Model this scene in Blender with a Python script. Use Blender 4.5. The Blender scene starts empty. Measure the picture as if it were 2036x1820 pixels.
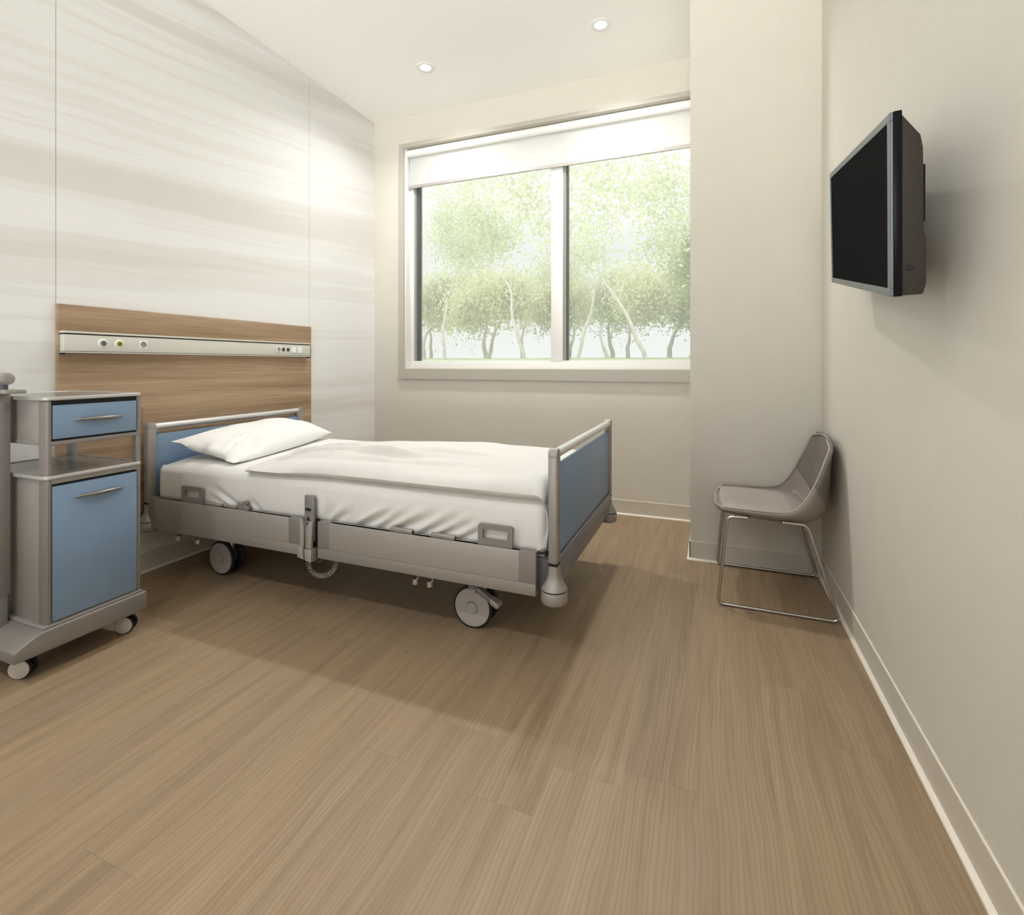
import bpy, bmesh, math, random
from mathutils import Vector, Matrix, noise
import numpy as np

C = bpy.context.scene.collection
sc = bpy.context.scene
PI = math.pi

# ------------------------------------------------------------------ camera, sky, sun, exposure
# Metres; x along the window wall, y towards the window, z up. The camera stands at the origin, 1 m up.
cam_d = bpy.data.cameras.new('camera')
cam = bpy.data.objects.new('camera', cam_d)
C.objects.link(cam)
cam.location = (0, 0, 1.0)
cam.rotation_euler = (PI / 2, 0, math.radians(21.4775))
cam_d.sensor_fit = 'HORIZONTAL'
cam_d.sensor_width = 36.0
cam_d.lens = 36.0 * 1006.46 / 2036.0
cam_d.shift_x = 0.0
cam_d.shift_y = -(910.0 - 724.0) / 2036.0
cam_d.clip_start = 0.02
sc.camera = cam

vs = sc.view_settings
vs.view_transform = 'Standard'
vs.look = 'None'
vs.gamma = 1.0
vs.use_curve_mapping = False
vs.exposure = 0.10
sc.display_settings.display_device = 'sRGB'
sc.cycles.max_bounces = 14
sc.cycles.diffuse_bounces = 8
sc.cycles.glossy_bounces = 4
sc.cycles.transparent_max_bounces = 16
sc.cycles.sample_clamp_indirect = 6.0
sc.cycles.caustics_reflective = False
sc.cycles.caustics_refractive = False
sc.cycles.use_denoising = True

WORLD_STRENGTH = 4.2
world = bpy.data.worlds.new('overcast_sky')
sc.world = world
world.use_nodes = True
wt = world.node_tree
wt.nodes.clear()
w_out = wt.nodes.new('ShaderNodeOutputWorld')
w_bg = wt.nodes.new('ShaderNodeBackground')
w_tc = wt.nodes.new('ShaderNodeTexCoord')
w_sep = wt.nodes.new('ShaderNodeSeparateXYZ')
wt.links.new(w_tc.outputs['Generated'], w_sep.inputs[0])
def w_ramp(src, stops):
    r = wt.nodes.new('ShaderNodeValToRGB')
    m = wt.nodes.new('ShaderNodeMapRange')
    m.inputs['From Min'].default_value = -1
    m.inputs['From Max'].default_value = 1
    wt.links.new(src, m.inputs['Value'])
    wt.links.new(m.outputs[0], r.inputs[0])
    while len(r.color_ramp.elements) < len(stops):
        r.color_ramp.elements.new(0.5)
    for e_, (p_, c_) in zip(r.color_ramp.elements, stops):
        e_.position = p_
        e_.color = (*c_, 1)
    return r.outputs[0]
# thin bright overcast: brightest on the side away from the park, added glow below the horizon there to light the ceiling
c_sky = w_ramp(w_sep.outputs['Y'], [(0.0, (0.24, 0.24, 0.245)), (0.35, (0.23, 0.23, 0.235)), (0.62, (0.222, 0.222, 0.230)), (1.0, (0.216, 0.216, 0.224))])
c_gnd_fill = w_ramp(w_sep.outputs['Y'], [(0.0, (2.55, 2.53, 2.50)), (0.40, (2.05, 2.03, 2.00)), (0.60, (0.14, 0.15, 0.10)), (1.0, (0.12, 0.13, 0.09))])
w_gt = wt.nodes.new('ShaderNodeMapRange')
w_gt.inputs['From Min'].default_value = -0.03
w_gt.inputs['From Max'].default_value = 0.0
wt.links.new(w_sep.outputs['Z'], w_gt.inputs['Value'])
w_mix = wt.nodes.new('ShaderNodeMix')
w_mix.data_type = 'RGBA'
wt.links.new(w_gt.outputs[0], w_mix.inputs[0])
wt.links.new(c_gnd_fill, w_mix.inputs[6])
c_zen = w_ramp(w_sep.outputs['Z'], [(0.62, (0.0, 0.0, 0.0)), (0.85, (1.0, 1.0, 1.0))])
w_mz = wt.nodes.new('ShaderNodeMix')
w_mz.data_type = 'RGBA'
wt.links.new(c_zen, w_mz.inputs[0])
wt.links.new(c_sky, w_mz.inputs[6])
w_mz.inputs[7].default_value = (0.72, 0.73, 0.75, 1)
wt.links.new(w_mz.outputs[2], w_mix.inputs[7])
wt.links.new(w_mix.outputs[2], w_bg.inputs['Color'])
w_bg.inputs['Strength'].default_value = WORLD_STRENGTH
wt.links.new(w_bg.outputs[0], w_out.inputs[0])

sun_d = bpy.data.lights.new('sun', 'SUN')
sun_d.energy = 1.2
sun_d.angle = math.radians(22)
sun_d.color = (1.0, 0.95, 0.87)
sun = bpy.data.objects.new('sun', sun_d)
C.objects.link(sun)
sun.rotation_euler = Vector((0.62, -0.78, -0.62)).to_track_quat('-Z', 'Y').to_euler()
sun.location = (-6, 9, 8)

# ------------------------------------------------------------------ node helper
class NT:
    def __init__(s, name):
        s.m = bpy.data.materials.new(name)
        s.m.use_nodes = True
        s.t = s.m.node_tree
        s.t.nodes.clear()
        s.out = s.t.nodes.new('ShaderNodeOutputMaterial')
    def n(s, kind, ins=None, **props):
        nd = s.t.nodes.new(kind)
        for k, v in props.items():
            setattr(nd, k, v)
        if ins:
            for k, v in ins.items():
                s.set(nd.inputs[k], v)
        return nd
    def set(s, sock, v):
        if hasattr(v, 'is_output') or isinstance(v, bpy.types.NodeSocket):
            s.t.links.new(v, sock)
        elif isinstance(v, bpy.types.Node):
            s.t.links.new(v.outputs[0], sock)
        else:
            sock.default_value = v
    def math(s, op, a, b=0.0, c=None, clamp=False):
        nd = s.n('ShaderNodeMath', {0: a, 1: b}, operation=op, use_clamp=clamp)
        if c is not None:
            s.set(nd.inputs[2], c)
        return nd.outputs[0]
    def pos(s):
        g = s.n('ShaderNodeNewGeometry')
        sp = s.n('ShaderNodeSeparateXYZ', {0: g.outputs['Position']})
        return sp.outputs[0], sp.outputs[1], sp.outputs[2]
    def comb(s, x, y, z):
        return s.n('ShaderNodeCombineXYZ', {0: x, 1: y, 2: z}).outputs[0]
    def noise(s, vec, scale=1.0, detail=3.0, rough=0.5, dist=0.0):
        return s.n('ShaderNodeTexNoise', {'Vector': vec, 'Scale': scale, 'Detail': detail, 'Roughness': rough, 'Distortion': dist}).outputs['Fac']
    def ramp(s, fac, stops, interp='LINEAR'):
        r = s.n('ShaderNodeValToRGB', {0: fac})
        cr = r.color_ramp
        cr.interpolation = interp
        while len(cr.elements) < len(stops):
            cr.elements.new(0.5)
        for e, (p, c) in zip(cr.elements, stops):
            e.position = p
            e.color = (c[0], c[1], c[2], 1) if hasattr(c, '__len__') else (c, c, c, 1)
        return r.outputs[0]
    def mix(s, fac, a, b, mode='MIX'):
        nd = s.n('ShaderNodeMix', data_type='RGBA', blend_type=mode)
        s.set(nd.inputs[0], fac)
        for k, v in ((6, a), (7, b)):
            s.set(nd.inputs[k], (v[0], v[1], v[2], 1) if isinstance(v, tuple) else v)
        return nd.outputs[2]
    def bump(s, h, strength=0.2, dist=0.01):
        return s.n('ShaderNodeBump', {'Height': h, 'Strength': strength, 'Distance': dist}).outputs[0]
    def bsdf(s, **k):
        b = s.n('ShaderNodeBsdfPrincipled')
        for a, v in k.items():
            nm = a.replace('_', ' ')
            if nm == 'Base Color' and isinstance(v, tuple) and len(v) == 3:
                v = (*v, 1)
            s.set(b.inputs[nm], v)
        s.t.links.new(b.outputs[0], s.out.inputs[0])
        return b

def paint(name, col, rough=0.6, metal=0.0, spec=0.5, grain=0.0, gscale=900, mott=0.0):
    n = NT(name)
    x, y, z = n.pos()
    v = n.comb(x, y, z)
    c = (*col, 1)
    if mott:
        f = n.noise(v, 9.0, 3.0)
        c = n.mix(n.ramp(f, [(0.3, 0.0), (0.7, 1.0)]), tuple(a * (1 - mott) for a in col), tuple(min(1, a * (1 + mott)) for a in col))
    kw = dict(Base_Color=c, Roughness=rough, Metallic=metal, Specular_IOR_Level=spec)
    if grain:
        kw['Normal'] = n.bump(n.noise(v, gscale, 2.0), grain, 0.001)
    n.bsdf(**kw)
    return n.m

M = {}
M['wall'] = paint('warm_beige_wall_paint', (0.66, 0.628, 0.56), 0.75, grain=0.08, gscale=260, mott=0.012)
M['ceiling'] = paint('ceiling_paint', (0.95, 0.94, 0.915), 0.85)
M['base'] = paint('vinyl_skirting', (0.62, 0.58, 0.505), 0.5)
M['base_cap'] = paint('skirting_edge', (0.78, 0.73, 0.64), 0.45)
M['seal'] = paint('pale_floor_seal', (0.82, 0.77, 0.68), 0.4)
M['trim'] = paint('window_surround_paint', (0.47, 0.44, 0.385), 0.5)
M['win_white'] = paint('white_window_frame', (0.83, 0.83, 0.81), 0.35)
M['gasket'] = paint('grey_window_gasket', (0.30, 0.31, 0.29), 0.5)
M['silver'] = paint('silver_powder_coat', (0.345, 0.325, 0.30), 0.42, metal=0.35, grain=0.25, gscale=1200)
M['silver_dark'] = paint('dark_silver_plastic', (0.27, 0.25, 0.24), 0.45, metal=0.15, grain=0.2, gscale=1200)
M['silver_lite'] = paint('light_silver_profile', (0.47, 0.45, 0.425), 0.38, metal=0.35, grain=0.2, gscale=1200)
M['cab_base'] = paint('shaded_grey_tray_base', (0.25, 0.23, 0.215), 0.45, metal=0.25, grain=0.3, gscale=900)  # silver darkened to hold the shade low on the cabinet
M['beam'] = paint('bluish_grey_beam', (0.21, 0.205, 0.225), 0.42, metal=0.2, grain=0.15, gscale=1200)
M['rail'] = paint('rail_profile', (0.43, 0.405, 0.375), 0.42, metal=0.3, grain=0.2, gscale=1200)
M['gunmetal'] = paint('gunmetal_handle', (0.27, 0.255, 0.24), 0.35, metal=0.7)
M['steel'] = paint('brushed_steel', (0.62, 0.60, 0.57), 0.28, metal=0.95)
M['chrome'] = paint('satin_chrome', (0.56, 0.53, 0.50), 0.25, metal=1.0)
M['alu'] = paint('anodised_tube', (0.72, 0.71, 0.69), 0.3, metal=0.7)
M['black'] = paint('black_rubber', (0.012, 0.012, 0.012), 0.6)
M['shadowgap'] = paint('black_plastic_and_gap_shade', (0.006, 0.006, 0.006), 0.7)  # near-black fill puts shade into narrow gaps; also black plastic parts
M['graphite'] = paint('graphite_plastic', (0.10, 0.10, 0.105), 0.5)
M['blue'] = paint('blue_laminate', (0.20, 0.30, 0.44), 0.42, grain=0.1, gscale=700, mott=0.03)
M['hub'] = paint('grey_wheel_cover', (0.46, 0.43, 0.41), 0.5, grain=0.1)
M['hub_lite'] = paint('cream_wheel_cover', (0.62, 0.59, 0.54), 0.45)
M['sheet'] = paint('white_cotton_sheet', (0.80, 0.793, 0.775), 0.85, spec=0.2, grain=0.15, gscale=1500)
M['duvet'] = paint('white_duvet_cotton', (0.70, 0.69, 0.665), 0.85, spec=0.2, grain=0.15, gscale=1500)
M['pillow'] = paint('white_pillow_cotton', (0.87, 0.87, 0.86), 0.85, spec=0.2, grain=0.12, gscale=1500)
M['strip'] = paint('service_rail_lacquer', (0.62, 0.61, 0.55), 0.4)
M['white'] = paint('white_plastic', (0.85, 0.85, 0.85), 0.35)
M['yellow'] = paint('yellow_ring', (0.62, 0.58, 0.03), 0.4)
M['dark'] = paint('dark_socket', (0.04, 0.04, 0.045), 0.4)
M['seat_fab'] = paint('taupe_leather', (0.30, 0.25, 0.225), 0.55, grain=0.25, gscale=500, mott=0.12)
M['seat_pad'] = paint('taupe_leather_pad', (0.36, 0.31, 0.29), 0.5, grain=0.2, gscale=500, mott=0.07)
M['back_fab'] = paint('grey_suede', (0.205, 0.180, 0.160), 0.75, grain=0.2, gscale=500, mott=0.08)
M['piping'] = paint('taupe_piping', (0.42, 0.37, 0.34), 0.5)
def mk_screen():
    n = NT('black_screen_glass')
    d = n.n('ShaderNodeBsdfDiffuse', {'Color': (0.004, 0.004, 0.005, 1)})
    g = n.n('ShaderNodeBsdfGlossy', {'Color': (0.9, 0.95, 1, 1), 'Roughness': 0.03})
    mx = n.n('ShaderNodeMixShader', {0: 0.02, 1: d.outputs[0], 2: g.outputs[0]})
    n.t.links.new(mx.outputs[0], n.out.inputs[0])
    return n.m
M['tv_screen'] = mk_screen()
M['tv_bezel'] = paint('grey_metallic_bezel', (0.15, 0.18, 0.20), 0.35, metal=0.5)
M['tv_edge'] = paint('gloss_black_edge', (0.008, 0.008, 0.008), 0.3, spec=0.08)
M['tv_back'] = paint('dark_brown_back_shell', (0.045, 0.038, 0.033), 0.5, spec=0.12)
M['lcd'] = paint('lcd_grey', (0.22, 0.25, 0.26), 0.3)
M['bark'] = paint('pale_bark', (0.38, 0.35, 0.31), 0.9, mott=0.2)
M['grass'] = paint('lawn', (0.23, 0.30, 0.10), 0.95, mott=0.2)
M['tray'] = paint('grey_tray_surface', (0.27, 0.275, 0.28), 0.22, metal=0.3)

def leaf_mat(name, a, b):
    n = NT(name)
    g = n.n('ShaderNodeNewGeometry')
    c = n.mix(g.outputs['Random Per Island'], a, b)
    d = n.n('ShaderNodeBsdfDiffuse', {'Color': c})
    t = n.n('ShaderNodeBsdfTranslucent', {'Color': c})
    mx = n.n('ShaderNodeMixShader', {0: 0.45, 1: d.outputs[0], 2: t.outputs[0]})
    n.t.links.new(mx.outputs[0], n.out.inputs[0])
    return n.m
M['leaf_pale'] = leaf_mat('haze_paled_leaves', (0.42, 0.45, 0.30), (0.55, 0.57, 0.41))  # pale tone puts the washed-out haze into the leaf colour
M['leaf_yel'] = leaf_mat('yellow_green_leaves', (0.47, 0.48, 0.28), (0.59, 0.58, 0.38))
M['leaf_deep'] = leaf_mat('olive_leaves_for_glare_gap', (0.25, 0.28, 0.12), (0.34, 0.37, 0.18))  # darker green stands in for the glare-free patch of the right pane

def mk_fabric_blind():
    n = NT('white_blind_fabric')
    d = n.n('ShaderNodeBsdfDiffuse', {'Color': (0.86, 0.86, 0.845, 1)})
    t = n.n('ShaderNodeBsdfTranslucent', {'Color': (0.80, 0.80, 0.785, 1)})
    mx = n.n('ShaderNodeMixShader', {0: 0.5, 1: d.outputs[0], 2: t.outputs[0]})
    n.t.links.new(mx.outputs[0], n.out.inputs[0])
    return n.m
M['blind'] = mk_fabric_blind()

def mk_glass(name, veil):
    n = NT(name)
    fr = n.n('ShaderNodeFresnel', {'IOR': 1.45})
    tr = n.n('ShaderNodeBsdfTransparent', {'Color': (0.96, 0.97, 0.965, 1)})
    gl = n.n('ShaderNodeBsdfGlossy', {'Color': (1, 1, 1, 1), 'Roughness': 0.0})
    mx = n.n('ShaderNodeMixShader', {0: fr.outputs[0], 1: tr.outputs[0], 2: gl.outputs[0]})
    # translucent white mixed in as a haze veil, standing for glare on the glass
    hz = n.n('ShaderNodeBsdfTranslucent', {'Color': (0.95, 0.95, 0.95, 1)})
    m2 = n.n('ShaderNodeMixShader', {0: veil, 1: mx.outputs[0], 2: hz.outputs[0]})
    n.t.links.new(m2.outputs[0], n.out.inputs[0])
    return n.m
M['glass'] = mk_glass('clear_pane_glass', 0.0)
M['glass_veil'] = mk_glass('haze_veil_pane_glass', 0.16)  # haze over the view is mixed into this pane, no dust

def emis(name, col, st):
    n = NT(name)
    e = n.n('ShaderNodeEmission', {'Color': (*col, 1), 'Strength': st})
    n.t.links.new(e.outputs[0], n.out.inputs[0])
    return n.m
M['lamp'] = emis('lit_lamp_lens', (1.0, 0.98, 0.94), 3.0)

def mk_floor():
    n = NT('oak_plank_floor')
    x, y, z = n.pos()
    W, L = 0.168, 1.28
    rowf = n.math('DIVIDE', n.math('ADD', x, 20 * W + 0.198), W)
    row = n.math('FLOOR', rowf)
    rfr = n.math('FRACT', rowf)
    rnd = n.n('ShaderNodeTexWhiteNoise', {'W': row}, noise_dimensions='1D').outputs['Value']
    colf = n.math('ADD', n.math('DIVIDE', y, L), n.math('MULTIPLY', rnd, 7.3))
    col = n.math('FLOOR', colf)
    cfr = n.math('FRACT', colf)
    pid = n.math('ADD', n.math('MULTIPLY', row, 3.17), n.math('MULTIPLY', col, 11.7))
    pr = n.n('ShaderNodeTexWhiteNoise', {'W': pid}, noise_dimensions='1D').outputs['Value']
    off = n.math('MULTIPLY', pr, 37.0)
    # broad cathedral figure
    wv = n.comb(n.math('MULTIPLY', x, 1.0), n.math('ADD', n.math('MULTIPLY', y, 0.16), off), off)
    warp = n.noise(wv, 7.0, 3.0, 0.55)
    xx = n.math('ADD', x, n.math('MULTIPLY', warp, 0.085))
    rings = n.math('SINE', n.math('MULTIPLY', n.math('ADD', xx, off), 560.0))
    rings = n.math('MULTIPLY_ADD', rings, 0.5, 0.5)
    fine = n.noise(n.comb(n.math('MULTIPLY', xx, 330.0), n.math('ADD', n.math('MULTIPLY', y, 5.0), off), off), 1.0, 4.0, 0.65)
    mid = n.noise(n.comb(n.math('MULTIPLY', xx, 38.0), n.math('ADD', n.math('MULTIPLY', y, 1.6), off), off), 1.0, 3.0, 0.55)
    knot = n.n('ShaderNodeTexVoronoi', {'Vector': n.comb(n.math('MULTIPLY', x, 5.0), n.math('ADD', n.math('MULTIPLY', y, 1.9), off), off), 'Scale': 1.0}).outputs['Distance']
    base = n.ramp(mid, [(0.30, (0.262, 0.187, 0.114)), (0.5, (0.322, 0.232, 0.144)), (0.72, (0.360, 0.264, 0.167))])
    streak = n.noise(n.comb(n.math('MULTIPLY', xx, 17.0), n.math('ADD', n.math('MULTIPLY', y, 0.9), off), off), 1.0, 3.0, 0.6)
    base = n.mix(n.ramp(streak, [(0.60, 0.0), (0.74, 0.55)]), base, (0.265, 0.222, 0.165))
    base = n.mix(n.math('MULTIPLY', n.ramp(rings, [(0.45, 0.0), (1.0, 1.0)]), n.ramp(fine, [(0.35, 0.08), (0.65, 0.62)])), base, (0.215, 0.152, 0.096))
    base = n.mix(n.ramp(fine, [(0.25, 0.35), (0.45, 0.0)]), base, (0.23, 0.165, 0.105))
    base = n.mix(n.ramp(knot, [(0.012, 0.6), (0.035, 0.0)]), base, (0.15, 0.10, 0.065))
    tone = n.math('MULTIPLY_ADD', pr, 0.07, 0.965)
    base = n.mix(1.0, base, n.comb(tone, tone, n.math('MULTIPLY_ADD', pr, 0.05, 0.975)), 'MULTIPLY')
    e1 = n.math('MINIMUM', rfr, n.math('SUBTRACT', 1.0, rfr))
    e2 = n.math('MINIMUM', cfr, n.math('SUBTRACT', 1.0, cfr))
    s1 = n.math('LESS_THAN', e1, 0.0045)
    s2 = n.math('LESS_THAN', e2, 0.0009)
    seam = n.math('MULTIPLY', n.math('MAXIMUM', s1, s2), 0.24)
    base = n.mix(seam, base, (0.12, 0.085, 0.055))
    bmp = n.bump(n.math('ADD', fine, n.math('MULTIPLY', rings, 0.35)), 0.12, 0.001)
    n.bsdf(Base_Color=base, Roughness=n.math('MULTIPLY_ADD', fine, 0.16, 0.36), Specular_IOR_Level=0.38, Normal=bmp)
    return n.m
M['floor'] = mk_floor()

def mk_wood():
    n = NT('oak_veneer_panel')
    x, y, z = n.pos()
    warp = n.noise(n.comb(y, n.math('MULTIPLY', z, 4.0), 3.0), 1.3, 3.0)
    zz = n.math('ADD', z, n.math('MULTIPLY', warp, 0.03))
    band = n.noise(n.comb(n.math('MULTIPLY', y, 0.7), n.math('MULTIPLY', zz, 15.0), 1.0), 1.0, 2.0)
    fine = n.noise(n.comb(n.math('MULTIPLY', y, 4.0), n.math('MULTIPLY', zz, 170.0), 5.0), 1.0, 4.0, 0.6)
    step = n.n('ShaderNodeTexWhiteNoise', {'W': n.math('FLOOR', n.math('DIVIDE', z, 0.058))}, noise_dimensions='1D').outputs['Value']
    c = n.ramp(band, [(0.32, (0.27, 0.18, 0.108)), (0.5, (0.40, 0.28, 0.178)), (0.66, (0.50, 0.37, 0.25))])
    c = n.mix(n.ramp(fine, [(0.35, 0.45), (0.6, 0.0)]), c, (0.22, 0.14, 0.08))
    t = n.math('MULTIPLY_ADD', step, 0.16, 0.92)
    c = n.mix(1.0, c, n.comb(t, t, t), 'MULTIPLY')
    knot = n.n('ShaderNodeTexVoronoi', {'Vector': n.comb(n.math('MULTIPLY', y, 3.0), n.math('MULTIPLY', z, 8.0), 2.0), 'Scale': 1.0}).outputs['Distance']
    c = n.mix(n.ramp(knot, [(0.02, 0.5), (0.06, 0.0)]), c, (0.16, 0.09, 0.05))
    n.bsdf(Base_Color=c, Roughness=0.5, Specular_IOR_Level=0.35, Normal=n.bump(fine, 0.08, 0.001))
    return n.m
M['wood'] = mk_wood()

def mk_stone_wall():
    n = NT('brushed_streak_wall_covering')
    x, y, z = n.pos()
    zt = n.math('MULTIPLY', n.math('SUBTRACT', z, 0.75), 0.075)
    q = n.math('SUBTRACT', z, n.math('MULTIPLY', n.math('SUBTRACT', y, 1.3), n.math('MAXIMUM', zt, -0.02)))
    rag = n.noise(n.comb(n.math('MULTIPLY', y, 9.0), n.math('MULTIPLY', z, 60.0), 0.0), 1.0, 6.0, 0.7)
    slow = n.noise(n.comb(n.math('MULTIPLY', y, 1.3), n.math('MULTIPLY', q, 2.0), 4.0), 1.0, 2.0)
    q2 = n.math('ADD', q, n.math('MULTIPLY_ADD', rag, 0.022, n.math('MULTIPLY', slow, 0.05)))
    b1 = n.noise(n.comb(n.math('MULTIPLY', y, 0.16), n.math('MULTIPLY', q2, 5.2), 7.0), 1.0, 2.5, 0.6)
    b2 = n.noise(n.comb(n.math('MULTIPLY', y, 0.45), n.math('MULTIPLY', q2, 17.0), 2.0), 1.0, 2.0, 0.5)
    c = n.ramp(b1, [(0.36, (0.69, 0.665, 0.635)), (0.43, (0.72, 0.70, 0.67)), (0.445, (0.755, 0.745, 0.725)), (0.52, (0.76, 0.758, 0.75)), (0.535, (0.80, 0.803, 0.80)), (0.66, (0.81, 0.813, 0.81))])
    c = n.mix(n.ramp(b2, [(0.57, 0.0), (0.60, 0.30)]), c, (0.69, 0.665, 0.635))
    c = n.mix(n.ramp(b2, [(0.34, 0.6), (0.37, 0.0)]), c, (0.83, 0.83, 0.815))
    sp = n.noise(n.comb(n.math('MULTIPLY', y, 130.0), n.math('MULTIPLY', z, 260.0), 0.0), 1.0, 3.0, 0.7)
    c = n.mix(n.ramp(sp, [(0.35, 0.22), (0.6, 0.0)]), c, (0.60, 0.59, 0.57))
    n.bsdf(Base_Color=c, Roughness=0.6, Specular_IOR_Level=0.3)
    return n.m
M['stone'] = mk_stone_wall()

# ------------------------------------------------------------------ mesh helpers
class MB:
    def __init__(s):
        s.v, s.f, s.m = [], [], []
    def add(s, vs_, fs_, mi=0, mat=None):
        o = len(s.v)
        for p in vs_:
            p = Vector(p)
            if mat is not None:
                p = mat @ p
            s.v.append(tuple(p))
        for q in fs_:
            s.f.append(tuple(i + o for i in q))
            s.m.append(mi)
        return s
    def bm(s, b, mi=0, mat=None):
        b.verts.ensure_lookup_table()
        for i, v in enumerate(b.verts):
            v.index = i
        r = s.add([v.co.copy() for v in b.verts], [[v.index for v in f.verts] for f in b.faces], mi, mat)
        b.free()
        return r
    def box(s, x0, x1, y0, y1, z0, z1, bev=0.0, seg=2, mi=0, mat=None):
        b = bmesh.new()
        bmesh.ops.create_cube(b, size=1.0)
        for v in b.verts:
            v.co = Vector(((x0 + x1) / 2 + v.co.x * (x1 - x0), (y0 + y1) / 2 + v.co.y * (y1 - y0), (z0 + z1) / 2 + v.co.z * (z1 - z0)))
        if bev:
            bmesh.ops.bevel(b, geom=list(b.edges), offset=bev, segments=seg, profile=0.5, affect='EDGES')
        return s.bm(b, mi, mat)
    def prism(s, pts, fn, a, b_, bev=0.0, seg=2, mi=0):
        """outline pts (2D) extruded from a to b_, fn(u, v, w) -> 3D"""
        b = bmesh.new()
        lo = [b.verts.new(fn(u, v, a)) for u, v in pts]
        hi = [b.verts.new(fn(u, v, b_)) for u, v in pts]
        n = len(pts)
        b.faces.new(lo[::-1])
        b.faces.new(hi)
        for i in range(n):
            b.faces.new((lo[i], lo[(i + 1) % n], hi[(i + 1) % n], hi[i]))
        bmesh.ops.recalc_face_normals(b, faces=list(b.faces))
        if bev:
            es = [e for e in b.edges if e.calc_face_angle(0) > 0.35]
            bmesh.ops.bevel(b, geom=es, offset=bev, segments=seg, profile=0.5, affect='EDGES')
        return s.bm(b, mi)
    def lathe(s, prof, c, axis=(0, 0, 1), seg=40, mi=0, cap=True, sq=0.0):
        """prof: (radius, height along axis)"""
        q = Vector(axis).normalized().to_track_quat('Z', 'Y').to_matrix()
        c = Vector(c)
        vs_, fs_ = [], []
        for r, h in prof:
            for i in range(seg):
                a = 2 * PI * i / seg
                vs_.append(c + q @ Vector((r * math.cos(a), r * math.sin(a), h)))
        for j in range(len(prof) - 1):
            for i in range(seg):
                k = (i + 1) % seg
                fs_.append((j * seg + i, j * seg + k, (j + 1) * seg + k, (j + 1) * seg + i))
        if cap:
            fs_.append(tuple(range(seg))[::-1])
            fs_.append(tuple((len(prof) - 1) * seg + i for i in range(seg)))
        return s.add(vs_, fs_, mi)
    def cyl(s, p0, p1, r, seg=24, mi=0, bev=0.0):
        d = Vector(p1) - Vector(p0)
        L = d.length
        pr = [(r, 0), (r, L)] if not bev else [(r - bev, 0), (r - bev * .3, bev * .3), (r, bev), (r, L - bev), (r - bev * .3, L - bev * .3), (r - bev, L)]
        return s.lathe(pr, p0, d, seg, mi)
    def tube(s, path, r, seg=12, mi=0, closed=False):
        P = [Vector(p) for p in path]
        n = len(P)
        vs_, fs_ = [], []
        up = None
        for i in range(n):
            if closed:
                t = (P[(i + 1) % n] - P[(i - 1) % n]).normalized()
            else:
                t = (P[min(i + 1, n - 1)] - P[max(i - 1, 0)]).normalized()
            if up is None:
                up = t.orthogonal().normalized()
            up = (up - t * up.dot(t)).normalized()
            w = t.cross(up)
            rr = r[i] if hasattr(r, '__len__') else r
            for k in range(seg):
                a = 2 * PI * k / seg
                vs_.append(P[i] + (up * math.cos(a) + w * math.sin(a)) * rr)
        for i in range(n if closed else n - 1):
            j = (i + 1) % n
            for k in range(seg):
                l = (k + 1) % seg
                fs_.append((i * seg + k, i * seg + l, j * seg + l, j * seg + k))
        if not closed:
            fs_.append(tuple(range(seg))[::-1])
            fs_.append(tuple((n - 1) * seg + i for i in range(seg)))
        return s.add(vs_, fs_, mi)
    def grid(s, nu, nv, fn, mi=0):
        vs_ = [fn(i / (nu - 1), j / (nv - 1)) for i in range(nu) for j in range(nv)]
        fs_ = [(i * nv + j, (i + 1) * nv + j, (i + 1) * nv + j + 1, i * nv + j + 1) for i in range(nu - 1) for j in range(nv - 1)]
        return s.add(vs_, fs_, mi)
    def build(s, name, mats, parent=None, smooth=40, weld=False, recalc=True, loc=None):
        if not isinstance(mats, (list, tuple)):
            mats = [mats]
        V = np.array(s.v, dtype=float)
        if parent is not None:
            org = world_of(parent)
        elif loc is not None:
            org = Vector(loc)
        else:
            org = Vector(((V[:, 0].min() + V[:, 0].max()) / 2, (V[:, 1].min() + V[:, 1].max()) / 2, V[:, 2].min()))
        me = bpy.data.meshes.new(name)
        me.from_pydata([tuple(p) for p in (V - np.array(org))], [], s.f)
        for m in mats:
            me.materials.append(m)
        me.polygons.foreach_set('material_index', s.m)
        if weld or recalc:
            b = bmesh.new()
            b.from_mesh(me)
            if weld:
                bmesh.ops.remove_doubles(b, verts=list(b.verts), dist=1e-5)
            if recalc:
                bmesh.ops.recalc_face_normals(b, faces=list(b.faces))
            b.to_mesh(me)
            b.free()
        if smooth:
            me.polygons.foreach_set('use_smooth', [True] * len(me.polygons))
            me.set_sharp_from_angle(angle=math.radians(smooth))
        me.update()
        o = bpy.data.objects.new(name, me)
        C.objects.link(o)
        if parent is not None:
            o.parent = parent
        else:
            o.location = org
        return o

def world_of(o):
    p = Vector((0, 0, 0))
    while o is not None:
        p += o.location
        o = o.parent
    return p

def tag(o, label=None, cat=None, group=None, kind=None):
    if label: o['label'] = label
    if cat: o['category'] = cat
    if group: o['group'] = group
    if kind: o['kind'] = kind
    return o

def thing(name, loc, label=None, cat=None, group=None, kind=None):
    o = bpy.data.objects.new(name, None)
    o.empty_display_size = 0.1
    C.objects.link(o)
    o.location = loc
    return tag(o, label, cat, group, kind)

def copy_tree(o, parent=None, off=(0, 0, 0)):
    c = o.copy()
    C.objects.link(c)
    if parent is not None:
        c.parent = parent
    else:
        c.location = Vector(o.location) + Vector(off)
    for ch in list(o.children):
        copy_tree(ch, c)
    return c

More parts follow.
